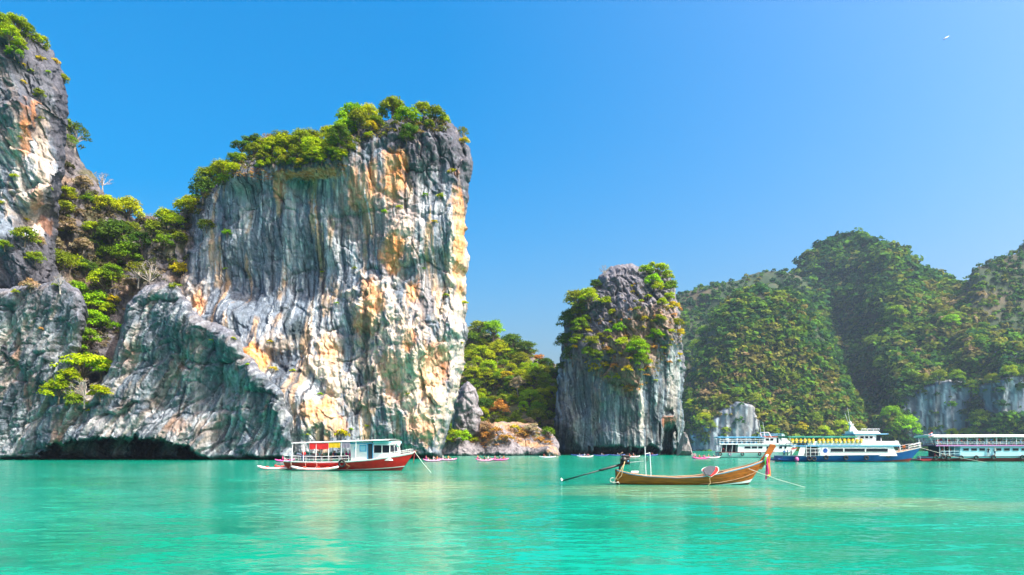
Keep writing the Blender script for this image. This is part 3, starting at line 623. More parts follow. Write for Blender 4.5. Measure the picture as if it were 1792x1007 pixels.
def proto(kind, var):
    k = (kind, var)
    if k in PROTO: return PROTO[k]
    sd = 1000 + hash_name(kind) + var * 31
    if kind == 'dome': cl, h, lf, per, r0 = dome_clumps(24, 1.0, sd, 1.0, 1.05, .43, .85), 1.0, .070, 96, .07
    elif kind == 'umbrella': cl, h, lf, per, r0 = dome_clumps(17, 1.15, sd, 1.15, .6, .36, .55), 1.15, .068, 90, .06
    elif kind == 'tall': cl, h, lf, per, r0 = [((x * .62, y * .62, 1.0 + (z - 1.0) * 2.1), (r[0] * .85, r[1] * .85, r[2] * 1.1)) for (x, y, z), r in dome_clumps(17, 1.0, sd)], 1.0, .08, 60, .06
    elif kind == 'feather': cl, h, lf, per, r0 = dome_clumps(26, 1.0, sd, 1.0, 1.1, .28, .9), 1.0, .055, 50, .05
    elif kind == 'shrub': cl, h, lf, per, r0 = dome_clumps(14, .55, sd, .95, .9, .44, .85), .55, .085, 84, .05
    elif kind == 'bare': cl, h, lf, per, r0 = dome_clumps(11, .95, sd, 1.0, .8, .2, .8), .95, .04, 7, .05
    else: cl, h, lf, per, r0 = dome_clumps(8, .4, sd, .95, .5, .42, .7), .4, .14, 26, .04
    PROTO[k] = (trunk_mesh('trunk', cl, h, BARKW if kind in ('bare', 'feather') else BARK, r0, kind == 'bare', sd), crown_mesh('crown', cl, lf, per, sd), h)
    return PROTO[k]
LC = {'bright green': (.20, .40, .012), 'yellow-green': (.29, .39, .010), 'mid green': (.15, .27, .015), 'dark green': (.070, .145, .022), 'olive': (.18, .25, .02), 'golden': (.42, .38, .015), 'rusty': (.44, .25, .07), 'dry grey': (.32, .27, .20)}
CODE = {'b': 'bright green', 'y': 'yellow-green', 'g': 'mid green', 'd': 'dark green', 'o': 'olive', 'a': 'golden', 'r': 'rusty', 'z': 'dry grey'}
KIND = {'D': 'dome', 'U': 'umbrella', 'T': 'tall', 'F': 'feather', 'S': 'shrub', 'B': 'bare', 't': 'tuft'}
KNAME = {'dome': ('tree', 'round-crowned tree'), 'umbrella': ('tree', 'flat-topped tree'), 'tall': ('tree', 'upright tree'), 'feather': ('tree', 'feathery tree'), 'shrub': ('bush', 'bush'), 'bare': ('tree', 'bare-branched tree'), 'tuft': ('bush', 'small tuft bush')}
ORD = ['first', 'second', 'third', 'fourth', 'fifth', 'sixth', 'seventh', 'eighth', 'ninth', 'tenth', 'eleventh', 'twelfth', 'thirteenth', 'fourteenth', 'fifteenth', 'sixteenth', 'seventeenth', 'eighteenth', 'nineteenth', 'twentieth', 'twenty-first', 'twenty-second', 'twenty-third', 'twenty-fourth', 'twenty-fifth', 'twenty-sixth', 'twenty-seventh', 'twenty-eighth', 'twenty-ninth', 'thirtieth']
def plant_all(surface, where, group, spec):
    """spec: 'kind colour px py radius' per plant, px py the crown centre in the photo"""
    rows = []
    for q in spec.split(';'):
        w = q.split()
        if not w: continue
        rows.append((KIND[w[0][0]], CODE[w[0][1]], float(w[1]), float(w[2]), float(w[3]), ' '.join(w[4:])))
    rows.sort(key=lambda r: r[2]); seen = {}
    tot = {}
    for r in rows:
        if not r[5]: tot[(r[0], r[1])] = tot.get((r[0], r[1]), 0) + 1
    for kind, colr, px, py, rad, lab in rows:
        tm, cm, h = proto(kind, random.randrange(4 if kind in ('dome', 'shrub') else 3))
        base = on(surface, px, py + rad * h * .85)
        R = rad * base.y / FPX * 1.14
        ctr = base + Vector((0, -R * .35 if kind in ('shrub', 'tuft') else -R * .15, 0))
        nm, words = KNAME[kind]
        if not lab:
            k = (kind, colr); i = seen.get(k, 0); seen[k] = i + 1
            lab = f"{colr} {words} {where}" + (f", {ORD[i]} from the left" if tot[k] > 1 else '')
        nmfull = ('bush' if nm == 'bush' else kind.replace('umbrella', 'flat_topped').replace('dome', 'round').replace('feather', 'feathery') + '_tree')
        t = thing(nmfull, lab, nm, ctr, random.uniform(0, 6.28), group)
        t.scale = (R, R, R * random.uniform(.9, 1.12))
        a = bpy.data.objects.new('trunk', tm); COL.objects.link(a); a.parent = t
        c = bpy.data.objects.new('crown', cm); COL.objects.link(c); c.parent = t
        f = random.uniform(.82, 1.2); cc = LC[colr]
        c.color = (cc[0] * f * random.uniform(.9, 1.12), cc[1] * f, cc[2] * f, 1)
def fill(spec, n, poly, rr, mixkeys, seed, avoid=11):
    """extra plants spread inside a polygon, clear of the listed ones"""
    rnd = random.Random(seed); pts = [tuple(map(float, q.split()[1:4])) for q in spec.split(';') if q.strip()]
    xs = [p[0] for p in poly]; ys = [p[1] for p in poly]; out = ''; k = 0; tries = 0
    while k < n and tries < 8000:
        tries += 1; x, y = rnd.uniform(min(xs), max(xs)), rnd.uniform(min(ys), max(ys)); r = rnd.uniform(*rr)
        if sdf(poly, np.array([x]), np.array([y]))[0] < 0: continue
        if any(math.hypot(x - a, y - b) < avoid for a, b, c in pts): continue
        pts.append((x, y, r)); out += f';{rnd.choice(mixkeys)} {x:.0f} {y:.0f} {r:.0f}'; k += 1
    return spec + out

top = """Sb 615 201 23; So 684 184 20; So 762 203 17; Dy 739 189 14; Sb 714 205 21; Sd 715 226 15; Dd 709 241 11; Dy 641 200 16; Do 625 214 18; Sa 648 220 10; Db 602 226 19; Dd 598 246 18; Do 550 224 16;
Dy 569 221 14; Ug 523 214 13; Fo 490 231 19; Fz 467 230 15; Dy 497 252 18; Dy 477 259 15; Do 523 248 17; Dy 543 260 18; Dy 557 274 13; Ud 435 234 17; Ud 421 252 16; Dy 451 245 13; Do 441 261 12;
Dg 372 282 15; Dy 385 297 18; Do 363 314 18; Dd 353 334 20; Dy 405 298 13; Ug 334 321 9; Dy 331 358 14; Dg 408 281 12; Fo 808 230 11; Sa 811 246 9; Sg 666 190 12; Dy 695 186 13; Dg 655 212 12; Sy 580 262 12; Do 516 268 13; So 460 276 12; Sa 525 283 10; Sg 590 276 11; Dy 583 236 14; Dg 535 236 14; Do 507 238 13; Sy 420 275 10; Dg 390 318 12; Sy 776 208 10; So 750 214 9; Sy 640 232 9; So 613 262 10; St 0 0 0"""
top = top.replace('; St 0 0 0', '')
plant_all('limestone_tower', 'on top of the tall tower', 'trees on the tall tower', fill(top, 30, [(425, 255), (480, 235), (560, 232), (600, 240), (604, 285), (560, 290), (450, 292)], (8, 13), ['Dy', 'Do', 'Dg', 'Sy', 'So', 'Dy'], 21, 9))
plant_all('limestone_tower', 'on the tall tower face', 'bushes on the tall tower face', """So 363 399 14; Sb 399 411 8; Sb 675 375 5; ty 700 365 6; ty 770 345 7; ta 790 300 7; tb 745 340 5; ty 812 530 8; ta 806 600 5; to 620 470 5; tb 740 470 4; ty 560 475 4; ta 470 600 6; ty 425 635 8; ty 358 566 9; ta 478 647 8; tb 560 690 5; ty 535 760 7; tb 612 752 5; ta 600 762 14; ty 640 745 5; ty 510 650 5; tb 395 470 4; to 780 520 6; ta 760 390 6; ty 715 690 4; tb 590 530 4""")
plant_all('limestone_crag', 'on the left crag', 'bushes on the left crag', """Dy 20 44 17; Dg 40 50 13; Dy 6 60 16; Sy 67 73 14; Sy 33 78 13; Sg 12 84 13; ta 62 97 8; ta 92 104 7; So 104 135 10; So 58 158 9; Dg -6 40 18; ty 23 308 8; So 40 415 20; Sg 14 430 12; ta 16 100 7; ty 46 118 5; tb 80 125 5; ty 30 240 5; to 70 210 5; So 62 452 14; ta 26 132 5; ty 85 330 5; ty 8 360 7; ta 45 385 6; Sz 66 425 12""")
sad = """Fd 130 226 24; So 120 206 12; Fg 122 250 12; Bz 178 304 18 bare pinkish grey tree leaning over the gap between the left crags; Dy 183 358 18; Dy 221 368 20; Dd 202 410 24; Dy 292 390 18; Dy 325 368 17; Bz 258 378 10; Dy 112 342 15; ta 108 300 8; So 112 366 16; Sy 100 402 9; Do 92 463 26; Uy 124 465 20; Sg 57 456 16; Dd 192 424 28; Dg 218 452 20; Dg 180 446 15; Dy 176 494 22; Db 131 508 15; Db 163 533 22; Db 158 564 22; Dg 156 596 19; Bz 262 486 28 pale bare-branched olive tree in the middle of the left gully; Fo 246 480 20; Sa 312 475 14; Sa 201 528 10; Sb 203 573 8; Sz 146 432 16; Dy 305 390 16; Do 270 405 16; Sz 140 320 14; Sg 150 350 12; So 230 400 14; Sy 160 400 14; Sz 120 400 14; Dd 245 430 18; Sg 290 430 14; So 315 420 12; Dd 140 470 16; Dg 196 480 16; Sz 230 500 14; Sz 90 430 16; Sy 190 545 12; Sd 185 575 12; Db 145 622 14; Bz 75 440 16; Bz 110 450 16"""
plant_all('wooded_saddle', 'in the left gully', 'trees in the left gully', sad)
plant_all('overhanging_wall', 'on the low cave wall', 'bushes on the cave wall', """Uy 148 634 38 large flat yellow-green tree hanging over the cave wall; Sy 106 690 25; Sy 180 690 17; Bz 150 684 26; Sy 122 662 18; So 136 706 16; Sb 168 628 20; Bz 128 690 20; tr 63 575 5; ty 20 510 7; to 85 495 8; ty 405 592 5; ty 372 596 6; tb 430 640 5; ta 150 720 5; Sz 45 500 14; Bz 96 494 16; tb 205 570 6; to 300 500 10""")
kar = """Do 1006 537 18; Dy 1028 527 15; Sd 1043 501 11; Sy 1057 530 10; Dd 998 566 18; Dg 1017 577 14; Dd 991 603 17; Dd 1002 625 15; Sd 984 643 11; Sb 1024 562 8; Uy 1153 475 18; Sb 1131 473 12; Sy 1167 486 11; Sb 1142 496 14; Sg 1171 508 12; Sy 1167 525 9; Sy 1153 533 9; Sa 1175 540 10; So 1153 562 10; So 1182 570 11; Sb 1151 589 13; Sa 1186 584 9; Sb 1083 577 11; So 1054 588 9; Db 1116 617 18; Dg 1120 637 14; Sy 1087 603 11; So 1112 599 10; Sa 1043 647 13; Sg 1028 614 11; Sa 1094 647 9; Sr 1105 683 12; Sr 1076 643 8; Sy 1072 548 8; Sy 1072 617 8; Sr 1061 612 7; Sa 1079 661 7; So 1035 600 12; Sg 1012 600 13; So 1045 620 10; Sa 1060 640 8; ta 1100 630 7; tr 1130 660 7; ta 1090 620 7; ty 1120 530 5; ta 1108 500 5; ty 1135 520 7; tb 1065 580 7; ty 1160 610 6; tr 1142 610 7; ta 1125 575 6; ta 1190 620 6; tr 1098 560 5; So 1010 550 14; Dg 1020 545 12; Sy 1148 510 10; Bz 1057 475 12"""
plant_all('karst_islet', 'on the karst islet', 'bushes on the karst islet', fill(kar, 26, [(1040, 560), (1100, 540), (1190, 540), (1195, 630), (1120, 690), (1060, 670), (1000, 640), (1000, 560)], (4, 7), ['ta', 'tr', 'to', 'ty', 'ty'], 5, 9))
hs = """Db 862 584 16; Do 840 578 15; Dg 824 600 15; Dd 895 606 17; Dd 921 612 16; Dy 873 617 16; Dy 844 625 16; Do 910 632 15; Dd 954 641 12; Sa 888 660 13; Fz 907 676 14; Dy 855 647 14; Dy 829 661 14; Dg 936 661 14; Db 925 698 16; Dd 848 712 15; Dy 947 694 14; Sr 873 717 16; Dd 969 660 12; Do 940 735 14; Sz 962 746 14; Fz 925 746 15; Fz 833 746 16; Sy 880 745 14"""
plant_all('wooded_hillside', 'on the middle hillside', 'trees on the middle hillside', fill(hs, 48, [(815, 585), (870, 600), (930, 620), (985, 660), (985, 750), (820, 750), (818, 640)], (8, 13), ['Dy', 'Dg', 'Dy', 'Dy', 'Dg', 'Db', 'So', 'Sr', 'Fo', 'Do'], 9, 11))
plant_all('shore_ledge', 'on the low shore ledge', 'bushes on the shore ledge', """Sb 808 768 14; Sy 785 772 9; tr 850 762 10; tr 885 768 12; tr 915 760 10; tr 945 772 9; ty 830 770 10; tr 870 752 10; ta 900 752 10; Sz 930 752 12; Sg 960 757 10; ta 825 756 10; tr 960 775 7; Sz 850 748 12; Sy 795 760 9""")
plant_all('far_hill', 'on the far shore', 'trees on the far shore', """Db 1571 752 20 vivid green tree on the far shore behind the blue ferry's bow; Db 1549 728 13; Dg 1555 752 12; Do 1710 738 17; Dy 1683 760 12; Dy 1741 752 15; Do 1776 748 14; Dy 1660 764 10; Dd 1726 756 14; Dy 1760 760 12; Do 1790 752 14; Dy 1700 762 12; Dg 1560 555 14; Db 1655 566 12; Dg 1530 600 14; Dg 1545 640 14; Dd 1600 665 11; Do 1640 660 11; Dg 1670 664 11; Do 1618 668 10; Dg 1695 678 11; Do 1730 668 11; Dy 1760 658 11; Dg 1785 656 11""")
plant_all('near_hill', 'on the front hill', 'trees on the front hill', """Do 1500 757 12; Dy 1470 752 12; Dg 1520 742 12; Dy 1440 758 11; Sa 1400 750 11; Dy 1350 756 10; Do 1420 735 12; Dy 1230 735 12; Dy 1215 712 11; Db 1232 583 12; Dg 1215 605 12; Do 1270 702 10; Dg 1292 694 10; Do 1318 702 10; Db 1538 748 10; Do 1240 748 9""")

# --- woods and undergrowth that read as one mass
def mass(name, label, surface, poly, n, rr, per, leaf, colf, seed, skip=None, kind='stuff', cat='woods', flat=.75):
    rng = np.random.default_rng(seed)
    xs = np.array([p[0] for p in poly]); ys = np.array([p[1] for p in poly])
    X = rng.uniform(xs.min(), xs.max(), n * 4); Y = rng.uniform(ys.min(), ys.max(), n * 4)
    ok = sdf(poly, X, Y) > 0
    if skip is not None: ok &= ~skip(X, Y, rng)
    X, Y = X[ok][:n], Y[ok][:n]
    x0, y0, st, used, pos = SURF[surface]
    I = np.clip(np.round((Y - y0) / st).astype(int), 0, used.shape[0] - 1); J = np.clip(np.round((X - x0) / st).astype(int), 0, used.shape[1] - 1)
    g = used[I, J]; X, Y, I, J = X[g], Y[g], I[g], J[g]; base = pos[I, J]; m = len(X)
    R = (rr[0] + (rr[1] - rr[0]) * rng.uniform(0, 1, m) ** 1.8) * base[:, 1] / FPX
    C = colf(X, Y, rng) * rng.uniform(.6, 1.35, (m, 1))
    u = rng.normal(size=(m, per, 3)); u /= np.linalg.norm(u, axis=2)[..., None]; u[..., 2] = np.where(u[..., 2] < -.3, -u[..., 2], u[..., 2])
    lump = 1 + .28 * np.sin(u[..., 0] * 5 + rng.uniform(0, 6, (m, 1))) * np.sin(u[..., 1] * 5 + rng.uniform(0, 6, (m, 1)))
    q = base[:, None] + u * (R[:, None, None] * np.array((1, 1, flat))) * (lump * rng.uniform(.75, 1.05, (m, per)))[..., None] + np.array((0, 0, .35)) * R[:, None, None]
    nr = u * .9 + np.array((0, 0, .45)) + rng.normal(size=u.shape) * .4; nr /= np.linalg.norm(nr, axis=2)[..., None]
    a = np.cross(nr, rng.normal(size=u.shape)); a /= np.linalg.norm(a, axis=2)[..., None]; b = np.cross(nr, a)
    s = (leaf * R)[:, None, None] * rng.uniform(.6, 1.3, (m, per, 1)); t = s * rng.uniform(.55, .9, (m, per, 1))
    V = np.stack([q - a * s, q - b * t, q + a * s, q + b * t], 2).reshape(-1, 3)
    cc = np.repeat((C[:, None] * rng.uniform(.75, 1.2, (m, per, 1))).reshape(-1, 3), 4, axis=0)
    o = mesh_obj(name, V, np.arange(len(V)).reshape(-1, 4), LEAFV, None, False, cc)
    return tag(o, label, cat, kind=kind)
def hillcol(X, Y, rng):
    g = np.array([(.022, .075, .026), (.038, .115, .022), (.07, .17, .016), (.11, .18, .018), (.15, .16, .045), (.16, .19, .022), (.22, .175, .09)])
    nz = fbm(X / 34, Y / 34, 3, 3, 701) * 1.3 + brown(X, Y) * .52 - .40 + rng.normal(size=X.shape) * .28
    nz = nz + .35 * np.exp(-((X - 1690) / 130) ** 2 - ((Y - 540) / 90) ** 2)
    k = np.clip(((nz + .75) / 1.75 * 7).astype(int), 0, 6); return g[k]
def hskip(X, Y, rng):
    cl = far_cliff(X, Y)
    return ((cl > .85) & (rng.uniform(size=X.shape) > .05)) | (rng.uniform(size=X.shape) < .18 * brown(X, Y))
mass('near_hill_woods', 'brown and olive woods covering the rounded front hill', 'near_hill', NEARH, 4200, (2.6, 11.0), 44, .36, lambda X, Y, r: hillcol(X, Y, r) * np.array((1.1, 1.0, .95)), 811, hskip)
mass('far_woods', 'dense mixed woods covering the large far hill', 'far_hill', [(1360, 500)] + HILL[6:] + [(1500, 850)], 8500, (2.6, 12.0), 44, .36, hillcol, 801, hskip)
mass('far_ridge_woods', 'dark green woods covering the far ridge behind the islet', 'far_ridge', [(1180, 500)] + FARR[1:7] + [(1420, 540), (1330, 620), (1180, 680)], 900, (3, 6), 44, .38, lambda X, Y, r: hillcol(X - 900, Y, r), 802)
mass('far_peak_woods', 'dark green woods covering the far right peak', 'far_peak', [(1690, 600), (1698, 490), (1706, 466), (1740, 450), (1792, 420), (1930, 395), (1930, 620)], 800, (3.5, 7), 44, .38, hillcol, 803)
mid = np.array([LC['mid green'], LC['olive'], LC['yellow-green'], LC['dark green'], (.2, .15, .06)])
mass('hillside_undergrowth', 'low green undergrowth between the hillside trees', 'wooded_hillside', [(800, 575), (870, 590), (930, 616), (990, 655), (1000, 770), (790, 770)], 750, (4, 8), 40, .34, lambda X, Y, r: mid[r.integers(0, 5, X.shape)] * 1.05, 804, cat='undergrowth')
mass('gully_undergrowth', 'dark and dry undergrowth on the saddle rocks', 'wooded_saddle', [(105, 280), (180, 350), (260, 385), (340, 360), (330, 480), (260, 520), (200, 600), (140, 650), (120, 520), (95, 420)], 420, (4, 9), 44, .26, lambda X, Y, r: np.array([(.05, .06, .02), (.14, .12, .07), (.08, .11, .02), (.16, .13, .09)])[r.integers(0, 4, X.shape)], 805, lambda X, Y, r: fbm(X / 30, Y / 30, 0, 3, 55) < .02, cat='undergrowth')
mass('tower_top_scrub', 'scrub between the trees on the tall tower', 'limestone_tower', [(330, 372), (350, 335), (385, 303), (410, 272), (440, 262), (560, 255), (590, 236), (620, 214), (700, 200), (790, 210), (780, 225), (640, 240), (600, 290), (440, 290), (380, 330), (345, 375)], 330, (4, 8), 44, .26, lambda X, Y, r: np.array([(.09, .12, .02), (.16, .15, .02), (.05, .08, .02), (.2, .16, .06)])[r.integers(0, 4, X.shape)], 806, cat='undergrowth')
mass('dry_grass', 'rusty dry grass on the ledge below the tower trees', 'limestone_tower', [(405, 304), (440, 294), (500, 302), (600, 290), (612, 304), (570, 322), (490, 320), (420, 322)], 260, (2.5, 5.5), 30, .22, lambda X, Y, r: np.array([(.42, .22, .07), (.35, .16, .05), (.25, .2, .06)])[r.integers(0, 3, X.shape)], 807, cat='grass', flat=.5)
mass('ledge_grass', 'rusty dry grass on the shore ledge', 'shore_ledge', [(790, 765), (830, 748), (960, 752), (970, 780), (900, 775), (850, 785)], 200, (2.5, 5), 30, .24, lambda X, Y, r: np.array([(.42, .23, .09), (.36, .18, .06), (.2, .17, .06)])[r.integers(0, 3, X.shape)], 808, cat='grass', flat=.5)
mass('islet_scrub', 'sparse olive and rusty scrub in the islet cracks', 'karst_islet', [(990, 560), (1040, 510), (1060, 540), (1130, 480), (1180, 490), (1195, 620), (1120, 690), (1060, 670), (985, 640)], 300, (2, 4.5), 30, .28, lambda X, Y, r: np.array([(.13, .13, .02), (.3, .16, .04), (.2, .19, .02), (.08, .11, .02)])[r.integers(0, 4, X.shape)], 809, lambda X, Y, r: fbm(X / 22, Y / 22, 0, 3, 56) < .03, cat='undergrowth')
# ------------------------------------------------------------------ people
def person_mesh(name, pose):
    J = {}
    if pose == 'stand':
        J = dict(pel=(0, 0, .95), wai=(.0, 0, 1.1), che=(0, 0, 1.32), nec=(.01, 0, 1.48), hea=(.03, 0, 1.60), top=(.02, 0, 1.69), hL=(0, .10, .9), kL=(.03, .11, .5), aL=(-.01, .11, .09), tL=(.14, .12, .05), hR=(0, -.10, .9), kR=(.03, -.11, .5), aR=(-.03, -.11, .09), tR=(.12, -.12, .05), sL=(0, .19, 1.40), eL=(-.02, .25, 1.13), wL=(.10, .24, .90), sR=(0, -.19, 1.40), eR=(.05, -.26, 1.14), wR=(.24, -.22, 1.02))
    elif pose == 'bench':
        J = dict(pel=(0, 0, .52), wai=(-.03, 0, .67), che=(-.03, 0, .89), nec=(-.01, 0, 1.05), hea=(.02, 0, 1.17), top=(.01, 0, 1.26), hL=(.02, .10, .50), kL=(.44, .12, .50), aL=(.42, .12, .09), tL=(.56, .13, .05), hR=(.02, -.10, .50), kR=(.44, -.12, .50), aR=(.46, -.12, .09), tR=(.60, -.13, .05), sL=(-.03, .19, .97), eL=(.05, .25, .72), wL=(.28, .18, .62), sR=(-.03, -.19, .97), eR=(.02, -.26, .72), wR=(.26, -.2, .60))
    else:   # low, legs forward, arms out to a paddle
        J = dict(pel=(0, 0, .13), wai=(-.05, 0, .28), che=(-.06, 0, .50), nec=(-.03, 0, .66), hea=(.01, 0, .78), top=(0, 0, .87), hL=(.03, .10, .12), kL=(.42, .15, .33), aL=(.78, .12, .09), tL=(.84, .12, .18), hR=(.03, -.10, .12), kR=(.42, -.15, .33), aR=(.78, -.12, .09), tR=(.84, -.12, .18), sL=(-.05, .19, .58), eL=(.14, .30, .40), wL=(.36, .27, .42), sR=(-.05, -.19, .58), eR=(.16, -.28, .42), wR=(.38, -.24, .50))
    R = dict(pel=(.145, .12), wai=(.125, .10), che=(.16, .11), nec=(.055, .055), hea=(.085, .10), top=(.07, .075), h=(.085, .085), k=(.062, .062), a=(.042, .042), t=(.04, .03), s=(.062, .062), e=(.044, .044), w=(.032, .026))
    E = [('pel', 'wai'), ('wai', 'che'), ('che', 'nec'), ('nec', 'hea'), ('hea', 'top')]
    for s in 'LR': E += [('pel', 'h' + s), ('h' + s, 'k' + s), ('k' + s, 'a' + s), ('a' + s, 't' + s), ('che', 's' + s), ('s' + s, 'e' + s), ('e' + s, 'w' + s)]
    # palms with five fingers of unequal length, loosely curled
    for s, sg in (('L', 1), ('R', -1)):
        w = Vector(J['w' + s]); e = Vector(J['e' + s]); d = (w - e).normalized(); side = Vector((0, -sg, 0)); side = (side - d * side.dot(d)).normalized(); dn = d.cross(side) * sg
        if dn.z > 0: dn = -dn
        J['m' + s] = tuple(w + d * .07); E.append(('w' + s, 'm' + s)); R['m' + s] = (.036, .02)
        for q, (off, ln) in enumerate(((-.027, .06), (-.009, .075), (.009, .08), (.027, .07))):
            a = w + d * .09 + side * off; b = a + d * ln * .5 + dn * .008; c = a + d * ln * .8 + dn * .035
            for nm, pt in (('f%d%s0' % (q, s), a), ('f%d%s1' % (q, s), b), ('f%d%s2' % (q, s), c)): J[nm] = tuple(pt); R[nm] = (.009, .009)
            E += [('m' + s, 'f%d%s0' % (q, s)), ('f%d%s0' % (q, s), 'f%d%s1' % (q, s)), ('f%d%s1' % (q, s), 'f%d%s2' % (q, s))]
        a = w + d * .03 + side * .04; b = a + d * .04 + side * .02
        for nm, pt in (('p' + s + '0', a), ('p' + s + '1', b)): J[nm] = tuple(pt); R[nm] = (.011, .011)
        E += [('w' + s, 'p' + s + '0'), ('p' + s + '0', 'p' + s + '1')]
    keys = list(J); ix = {k: i for i, k in enumerate(keys)}
    me = bpy.data.meshes.new(name); me.from_pydata([J[k] for k in keys], [(ix[a], ix[b]) for a, b in E], []); me.update()
    o = bpy.data.objects.new(name, me); COL.objects.link(o)
    md = o.modifiers.new('skin', 'SKIN'); md.branch_smoothing = .3
    for k in keys:
        sv = me.skin_vertices[0].data[ix[k]]; sv.radius = R.get(k) or R[k[0]]; sv.use_root = (k == 'pel')
    sb = o.modifiers.new('sub', 'SUBSURF'); sb.levels = 1; sb.render_levels = 1
    dg = bpy.context.evaluated_depsgraph_get(); out = bpy.data.meshes.new_from_object(o.evaluated_get(dg)); bpy.data.objects.remove(o); out.name = name
    segs = [(Vector(J[a]), Vector(J[b]), a, b) for a, b in E]; hd = Vector(J['hea'])
    for _ in range(4): out.materials.append(None)
    for p in out.polygons:
        c = p.center; best = None
        for a, b, na, nb in segs:
            t = max(0, min(1, (c - a).dot(b - a) / ((b - a).length_squared + 1e-9))); d = (c - a.lerp(b, t)).length
            if best is None or d < best[0]: best = (d, na, nb, t)
        na, nb, t = best[1:]
        if na in ('hea', 'nec') and (c - hd).length < .2 and nb != 'nec': mi = 3 if (c.z > hd.z + .035 or c.x < hd.x - .035) and c.z > hd.z - .05 else 0
        elif na == 'pel' or nb == 'pel' or na[0] == 'h' and nb[0] == 'k' and t < .8: mi = 2 if nb != 'wai' or t < .4 else 1
        elif na in ('wai', 'che') and nb in ('che', 'nec', 'sL', 'sR') and not (nb == 'nec' and t > .7): mi = 1
        elif na[0] == 's' and t < .55: mi = 1
        else: mi = 0
        p.material_index = mi; p.use_smooth = True
    return out
PM = {k: person_mesh('person', k) for k in ('stand', 'bench', 'low')}
SKIN = paint('skin', (.40, .22, .14), .6, .06); HAIR = paint('hair', (.02, .015, .012), .6, .1)
CLOTH = {k: paint('cloth_' + k.replace(' ', '_'), c, .85, .12, 8) for k, c in {'pink': (.80, .04, .34), 'red': (.65, .03, .04), 'orange': (.85, .22, .03), 'blue': (.05, .22, .55), 'white': (.78, .78, .76), 'light blue': (.28, .55, .68), 'black': (.03, .03, .035), 'yellow': (.85, .62, .03), 'navy': (.03, .05, .14), 'green': (.1, .4, .15)}.items()}
def person(label, loc, rz, pose='bench', shirt='pink', shorts='navy', hat=None, group=None, s=1.0):
    o = bpy.data.objects.new('person', PM[pose]); COL.objects.link(o); o.location = loc; o.rotation_euler = (0, 0, rz); o.scale = (s, s, s)
    for i, m in enumerate((SKIN, CLOTH[shirt], CLOTH[shorts], CLOTH[hat] if hat else HAIR)):
        o.material_slots[i].link = 'OBJECT'; o.material_slots[i].material = m
    return tag(o, label, 'person', group)

# ------------------------------------------------------------------ boats
RED = paint('red_hull_paint', (.70, .004, .005), .35, .16, 1.5); REDB = paint('dark_red_paint', (.30, .012, .018), .4, .15, 1.5)
WHT = paint('white_paint', (.80, .81, .82), .4, .07, 1.5); BLU = paint('blue_hull_paint', (.015, .085, .36), .4, .14, 1.2); LBL = paint('light_blue_paint', (.33, .64, .74), .45, .1, 1.2)
SKYB = paint('sky_blue_trim', (.10, .40, .68), .45, .1, 2); GRN = paint('green_canvas', (.03, .30, .20), .7, .15, 1.5); CANW = paint('white_canvas', (.80, .79, .76), .7, .08, 1.0)
BLK = paint('black_rubber', (.015, .015, .017), .7, .2, 6); ENG = paint('engine_black', (.02, .022, .025), .5, .3, 8); STEEL = paint('steel', (.5, .5, .5), .4, .2, 6, .9)
WOOD = paint('varnished_wood', (.50, .135, .010), .40, .30, 2.2, bump=.15, stretch=(.5, 3, 5)); WOODD = paint('dark_wood', (.13, .05, .018), .5, .25, 2.5, stretch=(.6, 4, 4)); WOODL = paint('pale_plank', (.48, .29, .16), .6, .2, 3, stretch=(.6, 4, 4))
GLS, _n, _l, _b = newmat('dark_glass'); _b.inputs['Base Color'].default_value = (.012, .02, .03, 1); _b.inputs['Roughness'].default_value = .08
ROPE = paint('rope', (.55, .40, .20), .9, .2, 20); ROPEW = paint('pale_rope', (.70, .66, .55), .9, .15, 20); PINKR = paint('pink_rubber', (.72, .10, .34), .5, .1, 3); REDR = paint('red_rubber', (.70, .05, .03), .45, .1, 3); WHTR = paint('white_rubber', (.80, .78, .76), .45, .08, 3); BLUR = paint('blue_rubber', (.02, .07, .32), .45, .1, 3)
YEL = paint('yellow_cloth', (.85, .52, .01), .8, .12, 4); REDC = paint('red_cloth', (.75, .02, .02), .8, .12, 4); LIL = paint('grey_cloth', (.30, .26, .34), .8, .12, 4); PUR = paint('purple_trim', (.42, .20, .45), .5, .1, 3); MAG = paint('magenta_ribbon', (.70, .02, .16), .7, .12, 12); GRNR = paint('green_ribbon', (.12, .55, .08), .7, .12, 12); ORR = paint('orange_ribbon', (.85, .16, .04), .7, .12, 12); GREYP = paint('grey_pad', (.10, .11, .14), .85, .25, 14); DINT = paint('boat_interior', (.06, .07, .09), .8, .2, 2)

